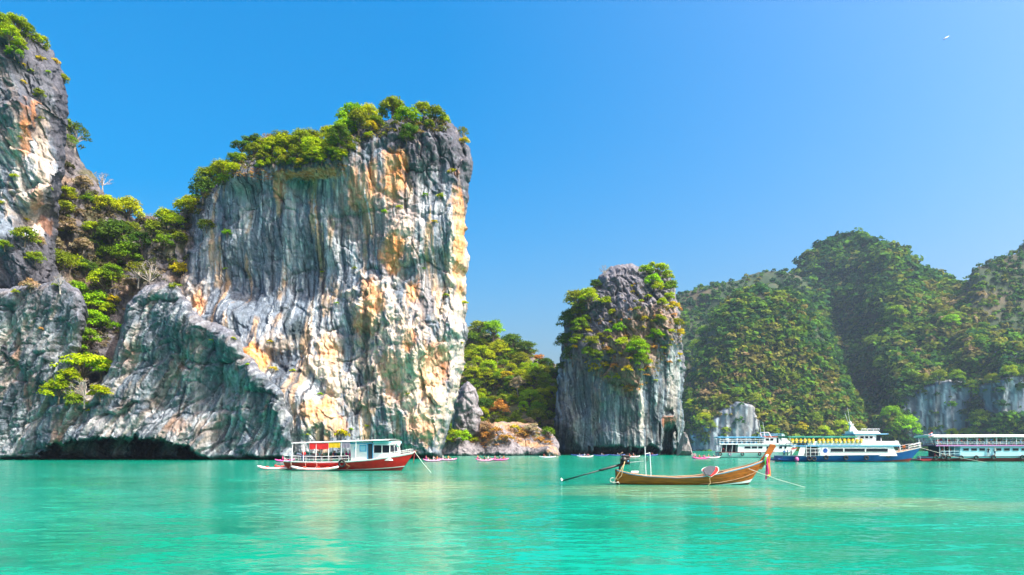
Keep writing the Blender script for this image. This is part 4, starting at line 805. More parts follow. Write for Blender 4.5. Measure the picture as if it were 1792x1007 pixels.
def interp(tab, x):
    for (a, b) in zip(tab, tab[1:]):
        if x <= b[0]:
            t = (x - a[0]) / (b[0] - a[0] + 1e-9); t = t * t * (3 - 2 * t) if False else t
            return [p + (q - p) * t for p, q in zip(a[1:], b[1:])]
    return list(tab[-1][1:])
class Hull:
    """stations: (x at keel, x at sheer, half beam, z keel, z sheer, fullness)"""
    def __init__(s, st): s.st = st
    def pt(s, st, t, sg): return (st[0] + (st[1] - st[0]) * t, sg * st[2] * (max(t, 0) ** st[5]), st[3] + (st[4] - st[3]) * t)
    def band(s, t0, t1, n=4, off=0.0):
        b = MB()
        for sg in (-1, 1):
            rows = []
            for st in s.st:
                r = []
                for k in range(n + 1):
                    t = t0 + (t1 - t0) * k / n; x, y, z = s.pt(st, t, sg); r.append((x, y + sg * off, z))
                rows.append(r)
            b.rows(rows if sg < 0 else [r[::-1] for r in rows])
        for e, st in ((0, s.st[0]),):   # transom
            L = [s.pt(st, t0 + (t1 - t0) * k / n, -1) for k in range(n + 1)]; Rr = [s.pt(st, t0 + (t1 - t0) * k / n, 1) for k in range(n + 1)]
            b.rows([L, Rr])
        return b
    def deck(s, t, inset=.02, dz=0.0):
        b = MB(); rows = [[(x, y * (1 - inset), z + dz) for x, y, z in (s.pt(st, t, -1), (s.pt(st, t, -1)[0], 0, s.pt(st, t, 1)[2] + .03), s.pt(st, t, 1))] for st in s.st]
        return b.rows(rows)
    def rail(s, t, r, dz=0.0, side=(-1, 1), h=None):
        b = MB()
        for sg in side: b.tube([(x, y, z + dz) for x, y, z in (s.pt(st, t, sg) for st in s.st)], r, 6)
        return b
    def at(s, x, t=1.0, sg=-1):
        xs = [s.pt(st, t, sg) for st in s.st]
        for a, b in zip(xs, xs[1:]):
            if x <= b[0]:
                k = (x - a[0]) / (b[0] - a[0] + 1e-9); return Vector(a).lerp(Vector(b), k)
        return Vector(xs[-1])
def resample(tab, xs): return [tuple([x] + interp(tab, x)) for x in xs]
def railing(pts, h, every=1.0, r=.028, mid=True, drop=0):
    b = MB(); pts = [Vector(p) for p in pts]
    b.tube([p + Vector((0, 0, h)) for p in pts], r, 6)
    if mid: b.tube([p + Vector((0, 0, h * .5)) for p in pts], r * .7, 5)
    for a, c in zip(pts, pts[1:]):
        n = max(1, int(round((c - a).length / every)))
        for i in range(n + 1): q = a.lerp(c, i / n); b.tube([q, q + Vector((0, 0, h))], r * .8, 5)
    return b
def windowp(parent, name, c, d, frame=WHT, glass=GLS, fr=.05):
    """framed window on a wall facing -y: frame of four bars and a pane set back"""
    x, y, z = c; w, t, h = d
    b = MB(); b.box((x, y, z + h / 2 + fr / 2), (w + 2 * fr, t, fr)); b.box((x, y, z - h / 2 - fr / 2), (w + 2 * fr, t, fr)); b.box((x - w / 2 - fr / 2, y, z), (fr, t, h)); b.box((x + w / 2 + fr / 2, y, z), (fr, t, h))
    o = b.build(name, frame, parent); MB().box((x, y + t * .2, z), (w, t * .3, h)).build('pane', glass, o); return o
def tyre(parent, c, R=.42, r=.15): return MB().torus(c, R, r, 'y', 18, 8).build('tyre_fender', BLK, parent, True)

def hull_from(tab, L, n, rake, full=.5, keel=-.5):
    """tab rows: (x, half beam, z sheer)"""
    st = []
    for i in range(n + 1):
        x = L * i / n; hb, zs = interp(tab, x)
        k = x - rake * (x / L) ** 6 if rake else x
        st.append((k, x, hb, keel, zs, full - .12 * (x / L) + .35 * max(0, x / L - .75) / .25))
    return Hull(st)

# --- varnished long-tail boat
def longtail():
    D = 47.5; base = PV(1078, 847, D); base.z = 0
    T = thing('longtail_boat', 'varnished wooden long-tail boat with ribbons on its tall prow', 'boat', base, math.radians(-2))
    tab = [(0, .50, 1.02), (.9, .72, .76), (2.0, .86, .60), (4.0, .95, .50), (5.7, .93, .58), (7.3, .78, .86), (8.9, .48, 1.26), (9.8, .22, 1.55), (10.25, .05, 1.74)]
    H = hull_from(tab, 10.25, 40, 1.3, .42, -.22)
    H.band(-.0, .30, 3).build('hull_bottom', WOODD, T, True)
    for k in range(4):
        a, b = .30 + k * .165, .30 + (k + 1) * .165
        H.band(a, b - .012, 2, .012 + .004 * (k % 2)).build('hull_plank', WOOD, T, True)
    H.band(.28, .97, 5, -.015).build('plank_seams', WOODD, T, True)
    H.band(.945, 1.0, 1, .03).build('gunwale_stripe', SKYB, T, True)
    H.rail(1.0, .035, .012).build('gunwale_rail', WOODL, T, True)
    H.band(.55, 1.0, 2, -.06).build('inner_planking', WOODD, T, True)
    H.deck(.62, .05).build('deck', WOODD, T)
    # white waterline flash and curved moulding at the bow
    fl = MB(); sl = [st for st in H.st if st[1] > 5.4]
    for sg in (-1, 1): fl.rows([[(lambda p: (p[0], p[1] + sg * .03, p[2]))(H.pt(st, .20 + .0 * i, sg)), (lambda p: (p[0], p[1] + sg * .03, p[2]))(H.pt(st, .20 + .13 * (i / len(sl)), sg))] for i, st in enumerate(sl)])
    fl.build('bow_stripe', WHT, T)
    ml = MB()
    for sg in (-1, 1): ml.tube([(lambda p: (p[0], p[1] + sg * .025, p[2]))(H.pt(st, .34 + .28 * (i / len(sl)) ** 1.6, sg)) for i, st in enumerate(sl)], .016, 5)
    ml.build('moulding', WOODL, T)
    for i in range(17):
        x = 1.9 + i * .40; p = H.at(x, 1, -1); MB().rbox((p.x, p.y + .10, p.z - .05), (.07, .16, .05), .012).build('rib_end', WHT, T)
    for x in (2.6, 4.4, 6.2): p = H.at(x, 1, -1); MB().rbox((x, 0, p.z - .12), (.22, abs(p.y) * 1.9, .05), .02).build('thwart', WOODL, T)
    p = H.at(8.2, 1, -1); MB().rows([[(H.at(x, .97, -1)), (H.at(x, .97, 1))] for x in (7.5, 8.2, 8.9, 9.5)]).build('foredeck', WOODL, T)
    # prow post
    MB().prism([(9.55, 1.05), (9.98, 1.05), (10.50, 1.85), (10.98, 2.66), (10.86, 2.76), (10.60, 2.80), (10.15, 2.0), (9.85, 1.62)], -.065, .065).build('prow_post', WOOD, T)
    sc = MB()
    for k in range(4): sc.tube([(10.08 + .03 * k + .02, -.16, 1.66 + .10 * k), (10.22 + .04 * k, -.02 - .16, 1.72 + .10 * k), (10.30 + .04 * k, 0, 1.74 + .1 * k), (10.2 + .04 * k, .16, 1.7 + .1 * k)], .07, 7)
    sc.build('prow_sash', WHT, T, True)
    for k, (mt, dx, ln) in enumerate(((MAG, 0.0, 1.55), (YEL, .13, 1.25), (GRNR, -.07, .55), (ORR, .19, 1.30), (MAG, .06, 1.42))):
        rows = []
        for i in range(9):
            t = i / 8; x = 10.27 + dx + .03 * math.sin(5 * t + k); y = -.20 - .02 * k + .03 * math.sin(4 * t + 2 * k); z = 1.92 - ln * t
            rows.append([(x - .055, y, z), (x, y - .03, z), (x + .055, y, z)])
        MB().rows(rows).build('ribbon', mt, T, True)
    MB().ball((10.38, -.27, .62), (.10, .10, .10)).build('tassel', YEL, T, True)
    # engine, shaft and propeller
    ex = .62
    E = MB().rbox((ex, 0, 1.62), (.62, .46, .48), .09).build('engine', ENG, T)
    MB().rbox((ex + .05, 0, 1.95), (.44, .36, .2), .07).build('engine_head', ENG, E)
    MB().tube([(ex - .1, -.26, 1.7), (ex - .1, -.36, 1.7)], .20, 14).build('flywheel', ENG, E, True)
    MB().tube([(ex + .18, -.30, 1.62), (ex + .18, -.37, 1.62)], .055, 10).build('fuel_cap', SKYB, E, True)
    MB().tube([(ex - .18, .1, 1.9), (ex - .34, .1, 2.12), (ex - .12, .1, 2.22)], .045, 8).build('exhaust_pipe', BARK, E, True)
    MB().tube([(ex + .3, 0, 1.85), (ex + .36, 0, 2.08), (ex + .1, 0, 2.12)], .03, 6).build('hose', BLK, E, True)
    MB().tube([(.22, 0, .95), (.28, 0, 1.25), (ex - .1, 0, 1.45)], .07, 8).build('engine_mount', ENG, E)
    MB().tube([(ex - .2, 0, 1.40), (-1.0, 0, 1.0), (-1.15, 0, .97)], .085, 8).build('shaft_housing', ENG, E, True)
    S_ = MB().tube([(-.9, 0, 1.03), (-3.72, 0, .24)], .045, 8).build('propeller_shaft', ENG, E, True)
    pr = MB()
    for k in range(3):
        a = k * 2.094 + .5; pr.add([(-3.74, 0, .24), (-3.70, .2 * math.cos(a), .24 + .2 * math.sin(a)), (-3.80, .24 * math.cos(a + .5), .24 + .24 * math.sin(a + .5)), (-3.82, .12 * math.cos(a + .9), .24 + .12 * math.sin(a + .9))], [(0, 1, 2, 3)])
    pr.ball((-3.76, 0, .24), (.07, .05, .05)); pr.build('propeller', WHT, E)
    MB().tube([(-3.3, 0, .34), (-3.45, 0, .16), (-3.3, 0, .14)], .015, 5).build('skeg', ENG, E)
    MB().tube([(ex + .25, -.05, 1.52), (ex + 1.3, -.12, 1.62)], [.03, .022], 6).build('tiller', STEEL, E)
    # canopy poles
    for (x, z) in ((1.98, 2.62), (2.32, 2.20)): MB().tube([(x, -.62, .5), (x - .08, -.6, z)], .028, 6).build('pole', WHT, T)
    MB().tube([(1.95, -.61, 2.12), (2.26, -.61, 2.2)], .025, 6).build('pole_crossbar', WHT, T)
    MB().box((2.04, -.66, 1.75), (.06, .05, .30)).build('pole_handle', ENG, T)
    # ropes
    MB().tube([(.55, -.45, 1.6), (.42, -.6, 1.2), (.30, -.62, .62), (.05, -.56, .36), (-.1, -.5, .42), (.2, -.58, .9), (.5, -.5, 1.45)], .03, 5).build('stern_rope', ROPE, T, True)
    cr = MB(); cr.torus((-.28, -.35, .30), .16, .035, 'y', 12, 5); cr.tube([(-.45, -.35, .22), (-.2, -.4, .10), (.1, -.45, .18), (.2, -.4, .05)], .035, 5); cr.build('rope_coil', ROPEW, T, True)
    a = H.at(9.0, .86, -1); MB().tube([a, a.lerp(Vector((12.0, -3.2, -.05)), .5) + Vector((0, 0, -.10)), (12.0, -3.2, -.08)], .022, 5).build('anchor_rope', ROPEW, T)
    MB().rbox((1.25, -.3, .86), (.5, .35, .16), .05).build('folded_tarp', WHT, T)
    # heart-shaped pad hanging on the side
    p = H.at(6.4, 1, -1); hp = thing('shield_shaped_pad', "dark shield-shaped pad with red and white rim on the long-tail boat's side", 'pad', T.matrix_basis @ Vector((6.28, p.y - .10, .62)), math.radians(-2))
    q = .0047; sh = lambda pts, k=1.0: [((x - 485) * q * k, .30 - (y - 440) * q * k) for x, y in pts]
    rim = [(358, 420), (366, 398), (395, 380), (430, 366), (480, 360), (530, 370), (560, 360), (592, 364), (612, 392), (604, 432), (570, 470), (490, 520), (440, 502), (378, 462)]
    mid_ = [(405, 402), (430, 385), (480, 366), (535, 374), (550, 388), (532, 430), (484, 488), (432, 482), (400, 442)]
    for nm, pts, y0, y1, mt in (('pad_rim', sh(rim), -.03, .10, WHTR), ('pad_band', sh(rim, .90), -.075, -.032, REDC), ('pad_centre', [(x * 1.22, .30 + (z - .30) * 1.16) for x, z in sh(mid_)], -.11, -.077, GREYP)):
        o = MB().prism(pts, y0, y1).build(nm, mt, hp); o.rotation_euler = (-.28, 0, 0)
    MB().tube([(-.1, -.1, -.1), (-.06, -.12, -.5), (-.25, -.14, -.66)], .02, 5).build('pad_rope', ROPE, hp)
longtail()

# --- kayaks
def kayak(label, px, py, length, c1, c2, yaw=0, group='inflatable kayaks on the bay', pos=None):
    D = 2987.0 / (py - HY) if pos is None else 0
    loc = Vector(((px - CX) * D / FPX, D, 0)) if pos is None else Vector(pos)
    T = thing('inflatable_kayak', label, 'kayak', loc, yaw, group)
    L = length / 2; tubes = []
    for sg in (-1, 1):
        tubes = [(x * L, sg * w, .15 + .32 * abs(x) ** 4) for x, w in ((-1, .05), (-.9, .22), (-.65, .38), (-.3, .43), (0, .44), (.3, .43), (.65, .38), (.9, .22), (1, .05))]
        MB().tube(tubes, [.09, .13, .15, .155, .155, .155, .15, .13, .09], 9).build('side_tube', c1, T, True)
        MB().tube([(x, y + sg * .14, z + .02) for x, y, z in tubes[1:-1]], .035, 6).build('rub_strip', c2, T, True)
    MB().rows([[(x * L, -w, .08 + .3 * abs(x) ** 4), (x * L, 0, .05 + .3 * abs(x) ** 4), (x * L, w, .08 + .3 * abs(x) ** 4)] for x, w in ((-.95, .12), (-.6, .36), (0, .42), (.6, .36), (.95, .12))]).build('floor', c2, T, True)
    for x in (-.45, .15, .55): MB().rbox((x * L, 0, .30), (.12, .66, .30), .06).build('seat_back', c2, T, True)
    return T
def crew(T, rows, where):
    """seated people: (x along the kayak, shirt, hat, words)"""
    for i, (x, sh, hat, words) in enumerate(rows):
        p = T.matrix_basis @ Vector((x, 0, .24))
        person(f'person in {words} {where}', p, T.rotation_euler[2] + random.uniform(-.3, .3), 'low', sh, random.choice(['navy', 'black', 'blue']), hat, 'people in kayaks')
K = kayak
T = K('pink kayak just right of the red boat', 757, 808, 3.6, PINKR, WHTR, .1); crew(T, [(-1.2, 'pink', 'red', 'pink at the back of the pink kayak nearest the red boat'), (.2, 'white', None, 'white in the pink kayak nearest the red boat'), (.9, 'orange', None, 'orange at the front of the pink kayak nearest the red boat')], '')
T = K('pink kayak second to the right of the red boat', 783, 806.5, 3.8, PINKR, WHTR, -.1); crew(T, [(-.9, 'white', 'white', 'white in the second pink kayak right of the red boat'), (.2, 'orange', None, 'orange in the second pink kayak right of the red boat')], '')
T = K('pink kayak in front of the outcrop, left of a pair', 848, 807.5, 3.4, PINKR, WHTR, .05); crew(T, [(-1.3, 'pink', 'yellow', 'pink with a yellow hat in the left kayak of the middle pair'), (.0, 'black', None, 'black in the left kayak of the middle pair'), (.7, 'white', None, 'white in the left kayak of the middle pair')], '')
T = K('pink kayak in front of the outcrop, right of a pair', 874, 806.5, 3.6, PINKR, PINKR, -.05); crew(T, [(-.9, 'pink', None, 'pink in the right kayak of the middle pair'), (.1, 'navy', 'light blue', 'navy in the right kayak of the middle pair'), (.9, 'orange', None, 'orange in the right kayak of the middle pair')], '')
T = K('white kayak alone in front of the shore ledge', 958, 801.8, 4.2, WHTR, BLUR, .05); crew(T, [(-.9, 'red', 'red', 'red in the lone white kayak'), (.6, 'light blue', 'white', 'light blue in the lone white kayak')], '')
T = K('white kayak left before the islet', 1024, 800.6, 4.6, WHTR, BLUR, .12); crew(T, [(-1.6, 'blue', 'white', 'blue at the back of the white kayak before the islet'), (-.2, 'white', 'white', 'white in the white kayak before the islet'), (.8, 'pink', None, 'pink in the white kayak before the islet')], '')
T = K('white kayak behind the long-tail engine', 1108, 801, 3.6, WHTR, REDR, -.05); crew(T, [(-1.0, 'red', 'red', 'red at the back of the kayak behind the long-tail engine'), (.1, 'red', 'white', 'red with a white hat behind the long-tail engine')], '')
for i, (x, y, l, w) in enumerate(((1012, 797.9, 5.0, 'leftmost of the row'), (1052, 798.3, 5.0, 'second of the row'), (1080, 797.9, 5.4, 'third of the row'), (1140, 797.9, 4.5, 'rightmost of the row'))):
    T = K(f'dark blue kayak at the islet foot, {w}', x, y, l, BLUR, BLUR, .05 * (i - 1), 'blue kayaks at the islet foot')
    if i: crew(T, [(.2, ('white', 'light blue', 'red')[i - 1], None, ('white in the second blue kayak at the islet foot', 'light blue in the third blue kayak at the islet foot', 'red in the rightmost blue kayak at the islet foot')[i - 1])], '')
T = K('pink kayak left of the white ferry', 1226, 803.6, 4.2, PINKR, PINKR, .05); crew(T, [(-1.5, 'pink', 'red', 'pink at the back of the kayak left of the white ferry'), (-.3, 'orange', 'white', 'orange in the kayak left of the white ferry'), (.8, 'pink', None, 'pink at the front of the kayak left of the white ferry')], '')
T = K('white kayak touching the white ferry stern', 1246, 802.6, 3.8, WHTR, PINKR, -.1); crew(T, [(-.8, 'orange', 'white', 'orange in the kayak touching the white ferry'), (.4, 'navy', 'white', 'navy in the kayak touching the white ferry')], '')
T = K('pink kayak inside the sea cave', 147, 803.5, 3.6, PINKR, REDR, .2); crew(T, [(-.6, 'pink', None, 'pink at the back of the kayak in the cave'), (.5, 'red', 'white', 'red at the front of the kayak in the cave')], '')
T = K('pink kayak behind the red boat stern', 498, 808.5, 3.4, PINKR, PINKR, .15); crew(T, [(-.3, 'pink', 'pink', 'pink bending forward in the kayak behind the red boat')], '')
T = K('pink kayak at the stern of the blue ferry', 1360, 806.5, 3.6, PINKR, PINKR, .05); crew(T, [(-.5, 'pink', None, 'pink in the kayak at the blue ferry stern'), (.5, 'orange', None, 'orange in the kayak at the blue ferry stern')], '')

# --- red and white tour boat
def red_boat():
    yaw = math.radians(-13); D0 = 80
    base = PV(510, 821, D0); base.z = 0
    T = thing('tour_boat', 'red-hulled tour boat with white cabin and red and yellow awning', 'boat', base, yaw)
    L = 15.3
    tab = [(0, 1.75, 1.06), (2, 1.95, .98), (5, 2.1, .95), (8, 2.1, 1.02), (10.5, 1.95, 1.22), (12.5, 1.5, 1.50), (14.2, .75, 1.80), (15.3, .10, 2.05)]
    H = hull_from(tab, L, 36, 1.9, .38, -.45)
    H.band(.0, .36, 3).build('hull_bottom', REDB, T, True)
    H.band(.36, .40, 1, .008).build('waterline_stripe', WHT, T, True)
    H.band(.40, .93, 5).build('hull_side', RED, T, True)
    H.band(.93, 1.0, 1, .03).build('gunwale', WHT, T, True)
    H.deck(.94, .02).build('deck', WOODL, T)
    H.rail(1.0, .045, .0).build('gunwale_rail', WHT, T, True)
    # stem post and bow sash
    MB().prism([(14.9, 1.75), (15.25, 1.75), (15.55, 2.2), (15.3, 2.3)], -.06, .06).build('stem_post', REDB, T)
    MB().tube([(15.15, -.1, 1.95), (15.35, -.05, 2.15), (15.42, .05, 2.1)], .09, 7).build('bow_sash', ROPEW, T, True)
    for dx, mt, ln in ((0, ORR, 1.2), (.08, MAG, .9)): MB().rows([[(15.25 + dx + .04 * math.sin(i), -.16, 2.05 - ln * i / 6), (15.33 + dx + .04 * math.sin(i), -.18, 2.05 - ln * i / 6)] for i in range(7)]).build('ribbon', mt, T)
    # cabin with side wall, door opening and wheelhouse
    zt = 3.28; y = 1.45
    def wall(name, x0, x1, z0, z1, yy, mt=WHT): return MB().box(((x0 + x1) / 2, yy, (z0 + z1) / 2), (x1 - x0, .07, z1 - z0)).build(name, mt, T)
    w = wall('cabin_wall', 8.35, 10.35, 1.0, 3.12, -y - .15); wall('cabin_wall', 8.35, 10.35, 1.0, 3.12, y + .15)
    MB().box((8.4, 0, 2.0), (.06, 3.0, 2.1)).build('bulkhead', LIL, T)
    wf = windowp(w, 'cabin_window', (9.85, -y - .20, 2.52), (.62, .05, .55), SKYB, LBL, .10)
    MB().tube([(8.95, -y - .20, 2.55), (8.95, -y - .24, 2.55)], .17, 12).build('round_badge', LBL, w)
    wall('blue_fascia', 7.9, 10.9, 3.0, 3.16, -y - .18, SKYB)
    d = wall('door_opening', 10.42, 11.0, 1.1, 3.0, -y - .02, DINT)
    MB().box((10.39, -y - .17, 2.0), (.08, .09, 2.0)).build('door_post', SKYB, T); MB().box((11.02, -y - .17, 2.05), (.08, .09, 2.0)).build('door_post', SKYB, T)
    # wheelhouse: tapered prism
    def ring(z, k): return [(11.06, -1.55 * k, z), (12.9 + .1 * (1 - k), -1.35 * k, z), (13.35 - .12 * (z - 1.2), -.75 * k, z), (13.45 - .12 * (z - 1.2), 0, z), (13.35 - .12 * (z - 1.2), .75 * k, z), (12.9, 1.35 * k, z), (11.06, 1.55 * k, z)]
    wh = MB(); wh.rows([ring(1.15, 1.0), ring(2.0, 1.0)], True); wh.rows([ring(2.85, .985), ring(3.22, .97)], True); wh.build('wheelhouse_wall', WHT, T)
    gl = MB(); gl.rows([ring(2.0, .96), ring(2.85, .95)], True); gl.build('wheelhouse_glass', GLS, T)
    for q in range(7):
        a, b = Vector(ring(1.98, 1.0)[q]), Vector(ring(2.87, .985)[q]); MB().tube([a, b], .05, 6).build('window_post', WHT, T)
    m1 = Vector(ring(1.98, 1.0)[0]).lerp(Vector(ring(1.98, 1.0)[1]), .52); MB().tube([m1, m1 + Vector((0, .02, .9))], .05, 6).build('window_post', WHT, T)
    vz = MB(); vz.rows([[(p[0] + (.25 if i in (1, 2, 3, 4, 5) else 0), p[1] * 1.1, p[2]) for i, p in enumerate(ring(zz, 1.0))] for zz in (3.05, 3.3)], True); vz.build('visor', LBL, T)
    MB().rows([[(p[0] + .1, p[1], p[2]) for p in ring(3.32, 1.08)], [(12, 0, 3.36)] * 7], True).build('wheelhouse_top', WHT, T)
    MB().ball((13.75, -1.0, 2.95), (.24, .3, .36)).build('buoy', WHTR, T, True)
    # roof, posts, awnings
    rf = MB(); rf.rows([[(x, yy, 3.12 + .10 * (1 - (yy / 1.95) ** 2) + .028 * (x - 1.2)) for yy in (-1.95, -1, 0, 1, 1.95)] for x in (1.2, 4, 7, 10, 13.0)]); rf.rows([[(x, yy, 3.04 + .10 * (1 - (yy / 1.95) ** 2) + .028 * (x - 1.2)) for yy in (-1.95, -1, 0, 1, 1.95)][::-1] for x in (1.2, 4, 7, 10, 13.0)])
    rf.rows([[(x, -1.95, 3.04 + .028 * (x - 1.2)), (x, -1.95, 3.12 + .028 * (x - 1.2))] for x in (1.2, 4, 7, 10, 13.0)]); rf.build('roof', CANW, T)
    MB().tube([(1.2, -1.98, 3.08), (13, -1.98, 3.41)], .05, 6).build('roof_rail', WHT, T); MB().tube([(9.4, -1.9, 3.38), (13.6, -1.2, 3.52)], .03, 6).build('roof_rail', WHT, T)
    for x in (1.3, 2.75, 4.3, 5.85, 7.4, 9.15):
        for sg in (-1, 1): MB().tube([(x - .1, sg * 1.95, .98), (x, sg * 1.95, 3.06 + .028 * (x - 1.2))], .045, 6).build('roof_post', WHT, T)
    def cloth(name, x0, x1, z0, mt):
        MB().rows([[(x0 + (x1 - x0) * i / 8, -1.99 - .04 * math.sin(i * 1.9) * k / 3, 3.03 + .028 * (x0 - 1) - (3.0 - z0) * k / 3 - .03 * math.sin(i * 2.3) * (k == 3)) for i in range(9)] for k in range(4)]).build(name, mt, T, True)
    cloth('red_awning', 3.45, 5.82, 2.3, REDC); cloth('yellow_awning', 5.84, 7.25, 2.4, YEL); cloth('grey_awning', 7.45, 8.4, 2.35, LIL)
    # railing along the side and at the bow
    pts = [H.at(x, 1, -1) + Vector((0, .06, 0)) for x in (.15, 2, 4, 6, 8.3)]
    railing(pts, .62, 1.0, .035).build('side_railing', WHT, T); railing([Vector((p.x, -p.y, p.z)) for p in pts], .62, 1.0, .035).build('side_railing', WHT, T)
    railing([(.15, -1.7, 1.06), (.15, 1.7, 1.06)], .62, 1.0, .035).build('stern_railing', WHT, T)
    for sg in (-1, 1): railing([H.at(x, 1, sg) for x in (12.6, 13.6, 14.4, 15.0)], .45, .8, .03).build('bow_railing', WHT, T)
    tyre(T, (7.6, -2.28, .82), .34, .12)
    for x, z0 in ((1.2, .95), (4.4, .95), (3.0, 1.0)): MB().tube([(x, -2.1, z0), (x + .1, -2.2, .55), (x - .1, -2.25, .3)], .015, 4).build('mooring_line', ROPEW, T)
    MB().tube([(8.0, -2.18, .8), (8.5, -2.25, .5), (8.2, -2.3, .2)], .015, 4).build('mooring_line', ROPE, T)
    a = Vector((15.35, 0, 2.1)); MB().tube([a, (17.0, -2.2, 1.05), (19.0, -4.8, -.05)], .025, 5).build('anchor_rope', ROPEW, T)
    for x in (2.2, 3.8, 5.4, 7.0): MB().rbox((x, .3, 1.25), (.45, 2.6, .08), .03).build('bench', WOODD, T)
    MB().tube([(2.45, -1.6, 1.0), (2.45, -1.6, 1.75)], .16, 10).build('water_cooler', BLUR, T, True)
    MB().tube([(2.7, -1.85, 1.9), (2.7, -1.98, 1.9)], .22, 12).build('life_ring', REDC, T, True)
    M = T.matrix_basis
    for x, yy, pose, sh, hat, words in ((4.0, -.7, 'bench', 'light blue', None, 'light blue seated under the red awning'), (3.2, .4, 'bench', 'white', None, 'white seated near the stern of the red boat'), (5.6, -.3, 'bench', 'red', None, 'red seated below the yellow awning'), (6.1, -1.0, 'bench', 'navy', None, 'navy seated below the yellow awning'), (7.4, -.8, 'bench', 'pink', None, 'pink seated behind the tyre on the red boat'), (8.0, -1.1, 'bench', 'pink', 'pink', 'pink with pink cap before the cabin wall'), (10.7, -1.1, 'stand', 'red', None, 'red standing in the cabin doorway')):
        person('person in ' + words, M @ Vector((x, yy, 1.0 if pose == 'bench' else .95)), yaw + random.uniform(2.6, 3.6), pose, sh, 'navy', hat, 'people on the red boat')
    # kayaks alongside and astern
    K('white and red kayak tied alongside the red boat', 0, 0, 5.6, WHTR, REDR, yaw + .02, pos=M @ Vector((4.6, -2.85, 0)))
    K('red and white kayak trailing astern, nearer of the two', 0, 0, 3.9, WHTR, REDR, yaw + .25, pos=M @ Vector((-1.35, -1.3, 0)))
    K('red kayak trailing astern, farther of the two', 0, 0, 3.4, REDR, REDR, yaw + .1, pos=M @ Vector((-.9, .9, 0)))
    k = K('red and white kayak stowed on the red boat stern', 0, 0, 3.6, WHTR, REDR, yaw, pos=M @ Vector((2.3, .5, 1.45)))
red_boat()
# --- ferries
def loc_at(px, py): D = 2987.0 / (py - HY); return Vector(((px - CX) * D / FPX, D, 0)), D
def wallx(T, name, x0, x1, z0, z1, y, mt, t=.08): return MB().box(((x0 + x1) / 2, y, (z0 + z1) / 2), (x1 - x0, t, z1 - z0)).build(name, mt, T)
def house(T, name, x0, x1, z0, z1, hw, mt, slope=0.0):
    b = MB(); r0 = [(x0, -hw, z0), (x1, -hw, z0), (x1, hw, z0), (x0, hw, z0)]; r1 = [(x0, -hw, z1), (x1 - slope, -hw, z1), (x1 - slope, hw, z1), (x0, hw, z1)]
    b.rows([r0, r1], True); b.add(r1, [(0, 1, 2, 3)]); return b.build(name, mt, T)
def canopy(T, name, x0, x1, z, hw, mt, th=.12, sag=.10):
    b = MB(); xs = [x0 + (x1 - x0) * i / 10 for i in range(11)]; ys = [-hw, -hw * .5, 0, hw * .5, hw]
    zf = lambda x, y: z + sag * (1 - (y / hw) ** 2) + .03 * math.sin(x * 2.1)
    b.rows([[(x, y, zf(x, y)) for y in ys] for x in xs]); b.rows([[(x, y, zf(x, y) - th) for y in ys][::-1] for x in xs])
    for yy in (-hw, hw): b.rows([[(x, yy, zf(x, yy)), (x, yy, zf(x, yy) - th)] for x in xs])
    b.rows([[(xs[0], y, zf(xs[0], y)), (xs[0], y, zf(xs[0], y) - th)] for y in ys]); b.rows([[(xs[-1], y, zf(xs[-1], y)), (xs[-1], y, zf(xs[-1], y) - th)] for y in ys])
    return b.build(name, mt, T)
def posts(T, name, xs, z0, z1, hw, mt, r=.05):
    for x in xs:
        for sg in (-1, 1): MB().tube([(x, sg * hw, z0), (x, sg * hw, z1)], r, 6).build(name, mt, T)

